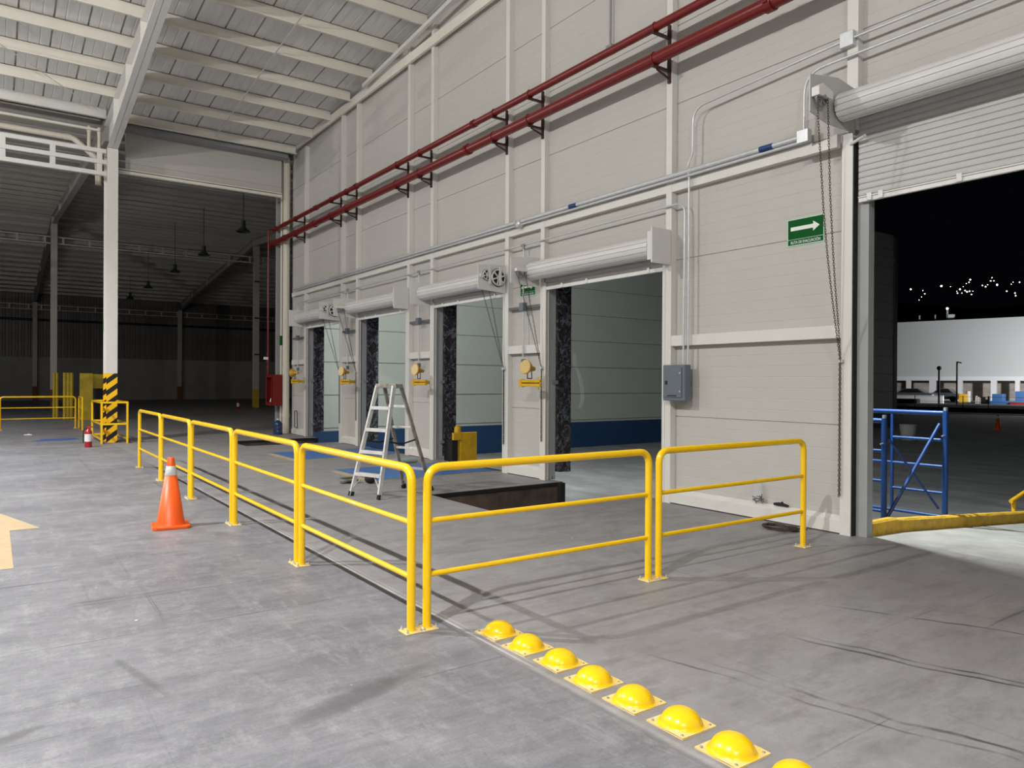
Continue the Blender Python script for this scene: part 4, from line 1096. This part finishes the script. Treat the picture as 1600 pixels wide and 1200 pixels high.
# ------------------------------------------------------------------ outside: wing wall, yard, ramp, curb
mb = MB(); ribbed(mb, 7.62, 43.8, .03, 10.5, 22.3, 22.45, 'X', (.02, .05))
struct('wall_wing', mb, 'wing')
struct('trim_3', MB().box(7.62, 43.8, 22.27, 22.45, -1.0, .03), 'blue_wall')
mb = MB().add([(7.57,-60,-1.001),(69,-60,-.9),(69,22.3,-.9),(7.57,22.3,-1.001)], [(0,1,2,3)]).add([(43.8,22.3,-.95),(69,22.3,-.9),(69,80,-.9),(43.8,80,-.95)], [(0,1,2,3)])
struct('floor_yard', mb, 'asphalt')
mb = MB(); mb.prism([(7.57, 0), (8.2, -.02), (21, -1.0), (7.57, -1.0)], 'Y', -6, 4.08)
struct('floor_ramp', mb, 'ramp')
def rz(x): return -.02-(x-8.2)*.0766
mb = MB(); vs = []
n = 40
for i in range(n+1):
    x = 7.64+(14.0-7.64)*i/n; z0 = rz(max(x, 8.2)) if x > 8.2 else 0
    w = lambda s: .008*noise.noise(Vector((x*3, s*7, 1)))
    vs += [(x, 4.09, -1.0), (x, 4.09+w(1), z0+.125+w(2)), (x, 4.11, z0+.145+w(3)), (x, 4.175, z0+.145+w(4)), (x, 4.188+w(5)*.3, z0+.12), (x, 4.19, -1.0)]
fs = [(i*6+j, i*6+(j+1) % 6, (i+1)*6+(j+1) % 6, (i+1)*6+j) for i in range(n) for j in range(6)]
mb.add(vs, fs); mb.add(vs[:6], [(0,1,2,3,4,5)]); mb.add(vs[-6:], [(5,4,3,2,1,0)])
tag(obj('ramp_curb', mb, 'curb_paint'), 'worn yellow concrete curb outside the big roller door', 'curb')
t = thing('ramp_rail', 'yellow pipe handrail end behind the curb at the right edge', 'handrail', (12.0, 4.4, -1))
obj('post', MB().cyl((12.05, 4.38, -1), (12.05, 4.38, -.03), .03, 12), 'yellow_dock', t)
obj('rail', MB().tube(bend([(11.95, 4.38, -.06), (12.5, 4.34, .08), (14.2, 4.32, .2)], .2), .03, 12), 'yellow_dock', t)
obj('post', MB().cyl((14.0, 4.32, -1), (14.0, 4.32, .19), .03, 12), 'yellow_dock', t)

# blue scaffold frames
def frame(x, ya, yb, zt, label, full, part=(), inner=None):
    t = thing('scaffold_frame', label, 'scaffold frame', (x, ya, -1), 'blue scaffold frames')
    for yy in (ya, yb): obj('post', MB().cyl((x, yy, -1), (x, yy, zt+.03), .034, 14), 'scaf', t)
    obj('top_rail', MB().cyl((x, ya, zt), (x, yb, zt), .03, 10), 'scaf', t)
    for zz in full: obj('rung', MB().cyl((x, ya, zz), (x, yb, zz), .02, 8), 'scaf', t)
    if inner:
        obj('inner_post', MB().cyl((x, inner, -.02), (x, inner, zt), .021, 10), 'scaf', t)
        for zz in part: obj('rung', MB().cyl((x, ya, zz), (x, inner, zz), .02, 8), 'scaf', t)
    obj('locking_pin', MB().cyl((x-.09, ya+.0, zt-.28), (x, ya, zt-.28), .010, 6), 'galv_dull', t)
    obj('spigot', MB().cyl((x, ya, zt+.03), (x, ya, zt+.07), .024, 12), 'galv_dull', t)
    return t
frame(9.6, 4.235, 5.9, 1.265, 'wide blue scaffold frame on the right outside the roller door', (.60, -.02), (.93, .27), 4.89)
frame(8.9, 4.63, 5.9, 1.17, 'blue scaffold frame on the left, half hidden by the door jamb', (.80, .43, .06))
t = thing('cross_brace', 'blue scaffold cross brace between the two frames', 'cross brace', (9.2, 4.5, 0))
obj('brace_bar', MB().cyl((9.57, 4.29, 1.13), (8.9, 4.60, -.03), .021, 8), 'scaf', t)
obj('brace_bar', MB().cyl((8.93, 4.60, .96), (9.57, 4.30, .08), .015, 8), 'scaf', t)

# far side of the yard
FA, FB = Vector((85, 43.1, 0)), Vector((87.6, 31, 0)); FD = (FB-FA).normalized(); FNm = Vector((-FD.y, FD.x, 0))
if FNm.x > 0: FNm = -FNm
def fp(s, dist, z): p = FA+FD*s+FNm*dist; return (p.x, p.y, z)
def fbox(mb, s0, s1, d0, d1, z0, z1):
    vs = [fp(s, d, z) for z in (z0, z1) for s, d in ((s0,d0),(s1,d0),(s1,d1),(s0,d1))]
    mb.add(vs, [(0,1,2,3),(4,5,6,7),(0,1,5,4),(1,2,6,5),(2,3,7,6),(3,0,4,7)]); return mb
t = thing('far_building', 'pale flat fronted building across the yard with open bays below', 'building', tuple(FA))
obj('facade', fbox(MB(), -14, 30, -.4, 0, 2.5, 8.75), 'facade', t)
obj('lintel', fbox(MB(), -14, 30, -.4, .3, 2.05, 2.5), 'far_white', t)
obj('back_wall', fbox(MB(), -14, 30, -4, -3.6, -.4, 2.5), 'far_concrete', t)
obj('bay_floor', fbox(MB(), -14, 30, -4, 2.0, -.5, -.2), 'far_kerb', t)
for s_, w_ in ((1.5,.2),(3.95,.3),(6.55,.28),(9.75,.26),(11.85,.2),(15,.28),(18.5,.28)): obj('pillar', fbox(MB(), s_-w_, s_+w_, -.3, .25, -.3, 2.1), 'far_white', t)
obj('pillar_foot', fbox(MB(), 3.6, 4.3, -.35, .3, -.2, .25), 'yellow_dark', t)
for q in ((5.05, 5.2, -1.2, -1, 8.75, 10.0), (2.3, 2.42, -1, -.9, 8.75, 9.5), (3.9, 4.0, -1, -.9, 8.75, 9.5)): obj('roof_stub', fbox(MB(), *q), 'facade', t)
obj('roof_box', fbox(MB(), 5.2, 5.8, -1.4, -.9, 8.75, 9.45), 'far_white', t)
tag(obj('roof_lamp', MB().ball(fp(5.1, -1.1, 10.15), .12, 10, 8), 'dot'), 'small lit lamp on a post on the far building roof', 'lamp')
t = thing('yard_platform', 'low dark retaining edge with pale kerbs across the yard', 'platform', fp(8, 19, -.95))
obj('platform_top', fbox(MB(), -22, 36, 2.0, 17.5, -.35, -.2), 'far_dark', t)
obj('retaining_wall', fbox(MB(), -22, 36, 17.5, 17.8, -1, -.35), 'far_dark', t)
obj('kerb', fbox(MB(), -22, 36, 17.8, 18.0, -.42, -.2), 'far_kerb', t)
tag(obj('yard_kerb', fbox(MB(), 1.5, 36, 20.0, 20.3, -.98, -.78), 'far_kerb'), 'long pale kerb line on the ground across the yard', 'kerb')
tag(obj('hedge', fbox(MB(), -22, 6.2, 15.0, 16.2, -.199, .25), 'far_dark'), 'long low dark hedge along the far platform', 'hedge')
tag(obj('low_wall', fbox(MB(), -22, 7.6, 12.2, 12.5, -.199, .55), 'far_white'), 'low pale wall behind the hedge across the yard', 'wall')
t = thing('yard_railing', 'thin black post and wire railing along the far platform edge', 'railing', fp(0, 18.0, -.2))
for k in range(9): obj('post', MB().cyl(fp(-3+1.9*k, 18.06, -1), fp(-3+1.9*k, 18.06, .62), .035, 6), 'black', t)
for zz in (.55, .1): obj('wire', MB().cyl(fp(-5, 18.06, zz), fp(24, 18.06, zz), .015, 5), 'black', t)
def car(s_, d, label, flip=1, k=1):
    t = thing('car', label, 'car', fp(s_, d, -.2))
    prof = [(-2.1,.25),(-2.1,.75),(-1.4,.92),(-.7,1.38),(.6,1.40),(1.25,.98),(2.05,.85),(2.15,.3)]
    def pr(pf, d0, d1):
        n = len(pf); vs = [fp(s_+a*flip*k, dd, z-.19) for dd in (d0, d1) for a, z in pf]
        return MB().add(vs, [tuple(range(n)), tuple(range(2*n-1, n-1, -1))]+[(i, (i+1) % n, n+(i+1) % n, n+i) for i in range(n)])
    obj('body', pr(prof, d-.85, d+.85), 'car', t)
    obj('side_glass', pr([(-1.2,.95),(-.65,1.32),(.55,1.33),(1.05,.97)], d+.852, d+.86), 'glass_dark', t)
    obj('head_lamp', pr([(1.9,.6),(1.9,.8),(2.1,.78),(2.1,.6)], d+.85, d+.87), 'far_white', t)
    for a in (-1.35, 1.3): obj('wheel', MB().cyl(fp(s_+a*flip*k, d+.75, .12), fp(s_+a*flip*k, d+.9, .12), .32, 14), 'rubber', t)
def fs(px, d, z=0):                                   # place along the facade seen at a column of the photo
    lo, hi = -30.0, 60.0
    for _ in range(40):
        m_ = (lo+hi)/2; v = Vector(fp(m_, d, z))-Vector((0,0,H))
        if 800+F*v.dot(r2)/v.dot(fw) < px: lo = m_
        else: hi = m_
    return lo
for px, zt, nm, hd in ((1467, 3.1, 'left one with a round head', True), (1495, 3.65, 'right one with a short arm', False)):
    q = fs(px, 17.2)
    t = thing('lamp_post', 'black lamp post across the yard, '+nm, 'lamp post', fp(q, 17.2, -.2))
    obj('post', MB().cyl(fp(q, 17.2, -.2), fp(q, 17.2, zt), .09 if hd else .075, 8), 'black', t)
    obj('head', MB().ball(fp(q, 17.2, zt), .2, 10, 6) if hd else MB().bar(fp(q, 17.2, zt), fp(q+.35, 17.2, zt-.1), .12, .1), 'black', t)
car(fs(1427, 8), 8, 'dark parked car under the far building, left one')
car(fs(1476, 4), 4, 'dark parked car half hidden behind the lamp posts', -1, .7)
def item(name, px0, px1, d0, d1, z0, z1, m, label, cat, bevel=0):
    return tag(obj(name, fbox(MB(), fs(px0, d1), fs(px1, d1), d0, d1, z0, z1), m, bevel=bevel), label, cat)
item('storage_box', 1498, 1508, 6, 7, -.199, .65, 'yellow_dock', 'small yellow box across the yard beside a pillar', 'box')
q = fs(1513, 5); tag(obj('drum', MB().cyl(fp(q, 5, -.199), fp(q, 5, .95), .2, 12), 'far_kerb'), 'white upright drum across the yard', 'drum')
t = thing('blue_machine', 'blue machine parked across the yard at the right', 'machine', fp(fs(1575, 10), 10, -.2))
obj('chassis', fbox(MB(), fs(1547, 11), fs(1640, 11), 9, 11, -.199, .1), 'cont_blue', t)
obj('cabin', fbox(MB(), fs(1550, 11), fs(1566, 11), 9, 11, .1, .75), 'cont_blue', t)
obj('red_skirt', fbox(MB(), fs(1578, 11.2), fs(1640, 11.2), 11.05, 11.2, -.19, .0), 'red', t)
item('water_tank', 1586, 1602, 7, 8.5, -.199, 1.0, 'cont_blue', 'pale blue tank beyond the blue machine', 'tank')
sp = thing('scrap_pile', 'heap of pale upright scraps left of the blue machine', 'scrap', fp(fs(1535, 10), 10, -.2))
for k in range(7):
    q = fs(1524+3.2*k, 10.4); obj('scrap_piece', fbox(MB(), q, q+.1, 10, 10.4, -.199, .2+.35*random.random()), 'far_concrete', sp)
cone((46.2, 17.6, -.93), 'small orange traffic cone far out in the yard', 1.15, .3)
t = thing('bucket_stack', 'pale bucket standing by the dark wing wall beyond the scaffold', 'bucket', (34, 15.6, -.93))
obj('bucket', MB().lathe([(.001,-.93),(.28,-.93),(.36,-.2),(.34,-.2),(.001,-.25)], 16, (34, 16.6, 0)), 'far_kerb', t)

# hillside with lamps
mb = MB(); vs = []; nx, ny = 50, 8
for j in range(ny+1):
    for i in range(nx+1):
        a = math.radians(30+80*i/nx); dd = 260+45*j
        h = -4+62*(j/ny)**1.1*(1+.25*noise.noise(Vector((i*.16, j*.3, 0))))
        vs.append((dd*math.sin(a), dd*math.cos(a), h))
fs = [(j*(nx+1)+i, j*(nx+1)+i+1, (j+1)*(nx+1)+i+1, (j+1)*(nx+1)+i) for j in range(ny) for i in range(nx)]
mb.add(vs, fs, True)
tag(obj('hillside', mb, 'hill'), 'black hillside beyond the yard under the night sky', 'hill')
def on_ray(px, py, dist):
    d = fw+r2*((px-800)/F)-u2*((py-600)/F); return Vector((0,0,H))+d*dist
dots = [(1423,452,1.3),(1442,454,.8),(1445,459,1.0),(1440,464,.6),(1471,447,1.8),(1485,448,.7),(1500,452,1.3),(1496,458,1.0),(1503,458,.8),(1505,448,.7),(1514,441,1.0),(1516,437,1.3),(1510,443,.7),
        (1508,454,1.1),(1511,456,1.2),(1515,455,1.1),(1518,460,1.0),(1535,446,1.0),(1540,448,1.1),(1543,445,.8),(1548,439,1.1),(1550,434,.8),(1553,439,.9),(1558,445,1.6),(1573,455,1.1),(1580,444,.8),(1583,441,.7),(1586,458,1.1),(1587,462,1.1),(1593,441,1.0),(1436,469,.6),(1495,455,.6),(1520,455,.8)]
l0 = None
for k, (px, py, s) in enumerate(dots):
    p = on_ray(px, py, 310)
    if l0 is None:
        l0 = obj('street_lamp', MB().ball((0,0,0), .21, 8, 6), 'dot'); o = l0
    else:
        o = l0.copy(); COL.objects.link(o)
    o.location = p; o.scale = (s, s, s)
    tag(o, 'tiny lit street lamp on the dark hillside', 'lamp', 'street lamps on the hillside')

# ------------------------------------------------------------------ lamps of the hall, all unseen, two of them added
def bay_lamp(y, k, x=-3.05, z=7.6, top=None):
    t = thing('bay_lamp', 'unseen lit round bay lamp hanging from the roof, outside the photo to the left', 'lamp', (x, y, z), 'lit bay lamps')
    obj('rod', MB().cyl((x, y, z+.3), (x, y, roof_z(y) if top is None else top), .012, 8), 'lamp_body', t)
    obj('housing', MB().cyl((x, y, z+.12), (x, y, z+.3), .11, 16), 'lamp_body', t)
    obj('shade', MB().lathe([(.24,z-.02),(.23,z+.02),(.12,z+.13)], 20, (x, y, 0)), 'lamp_body', t)
    obj('lens', MB().cyl((x, y, z+.02), (x, y, z+.03), .2, 20), 'lens_on', t)
    li = bpy.data.lights.new('bay_light', 'SPOT'); li.energy = LAMP_W*(1.5 if k == 3 else 1); li.color = (1.0, .985, .96)
    li.shadow_soft_size = .06; li.spot_size = math.radians(150); li.spot_blend = 1
    lo = bpy.data.objects.new('bay_light', li); COL.objects.link(lo); lo.parent = t; lo.location = (0,0,-.04)
    li = bpy.data.lights.new('bay_glow', 'POINT'); li.energy = GLOW_W*(.3 if k == 3 else 1); li.color = (1.0, .985, .96); li.shadow_soft_size = .06
    lo = bpy.data.objects.new('bay_glow', li); COL.objects.link(lo); lo.parent = t; lo.location = (0,0,-.10)
LAMP_W = 1200
GLOW_W = 570
for k, y in enumerate((-7.0, 1.2, 9.4, 17.6)): bay_lamp(y, k)  # last one is added to brighten the far end
bay_lamp(29.0, 5, -7.5, 6.2, hall_z(29.0)-.2)  # unseen lamp added to lift the dark hall roof

# floodlight on the outside of the dock wall, lighting the wing wall, and one washing the far building
def flood(name, label, loc, aim, w, size, spot, col=(.93, 1, .97)):
    t = thing(name, label, 'lamp', loc)
    obj('housing', MB().box(loc[0]-.15, loc[0]+.15, loc[1]-.1, loc[1]+.1, loc[2], loc[2]+.12), 'lamp_body', t)
    obj('bracket', MB().box(loc[0]-.03, loc[0]+.03, loc[1]-.03, loc[1]+.03, loc[2]+.12, loc[2]+.3), 'lamp_body', t)
    li = bpy.data.lights.new(name+'_light', 'SPOT'); li.energy = w; li.color = col; li.spot_size = math.radians(spot); li.spot_blend = .8; li.shadow_soft_size = size
    lo = bpy.data.objects.new(name+'_light', li); COL.objects.link(lo); lo.parent = t; lo.location = (0,0,-.05)
    d = Vector(aim)-Vector(loc); lo.rotation_euler = d.to_track_quat('-Z', 'Y').to_euler()
flood('wall_lamp', 'floodlight on the outer face of the dock wall, hidden in the photo', (8.1, 14.0, 6.2), (12, 21, 0), 1350, .15, 160)
flood('unseen_yard_flood', 'added unseen fill light in the yard, facing the pale kerb', (74, 20.5, 3.2), (60, 30, -1), 500, .3, 120, (1,1,1))  # added light that only brightens the kerb across the yard
flood('unseen_yard_flood', 'floodlight mast head in the yard, outside the photo to the right', (74, 21.5, 3.2), (87, 37, 3.6), 6200, .3, 150, (1,1,1))

flood('wall_lamp', 'floodlight on the outer wall left of the big roller door, hidden in the photo', (8.05, 5.6, 4.9), (15, 4.6, -1), 1300, .15, 150)

# ------------------------------------------------------------------ world, colour
w = bpy.data.worlds.new('night'); sc.world = w; w.use_nodes = True
w.node_tree.nodes['Background'].inputs[0].default_value = (.0005,.0005,.0008,1); w.node_tree.nodes['Background'].inputs[1].default_value = 1
sc.view_settings.view_transform = 'Standard'; sc.view_settings.look = 'None'
sc.view_settings.exposure = 1.08; sc.view_settings.gamma = 1; sc.view_settings.use_curve_mapping = False
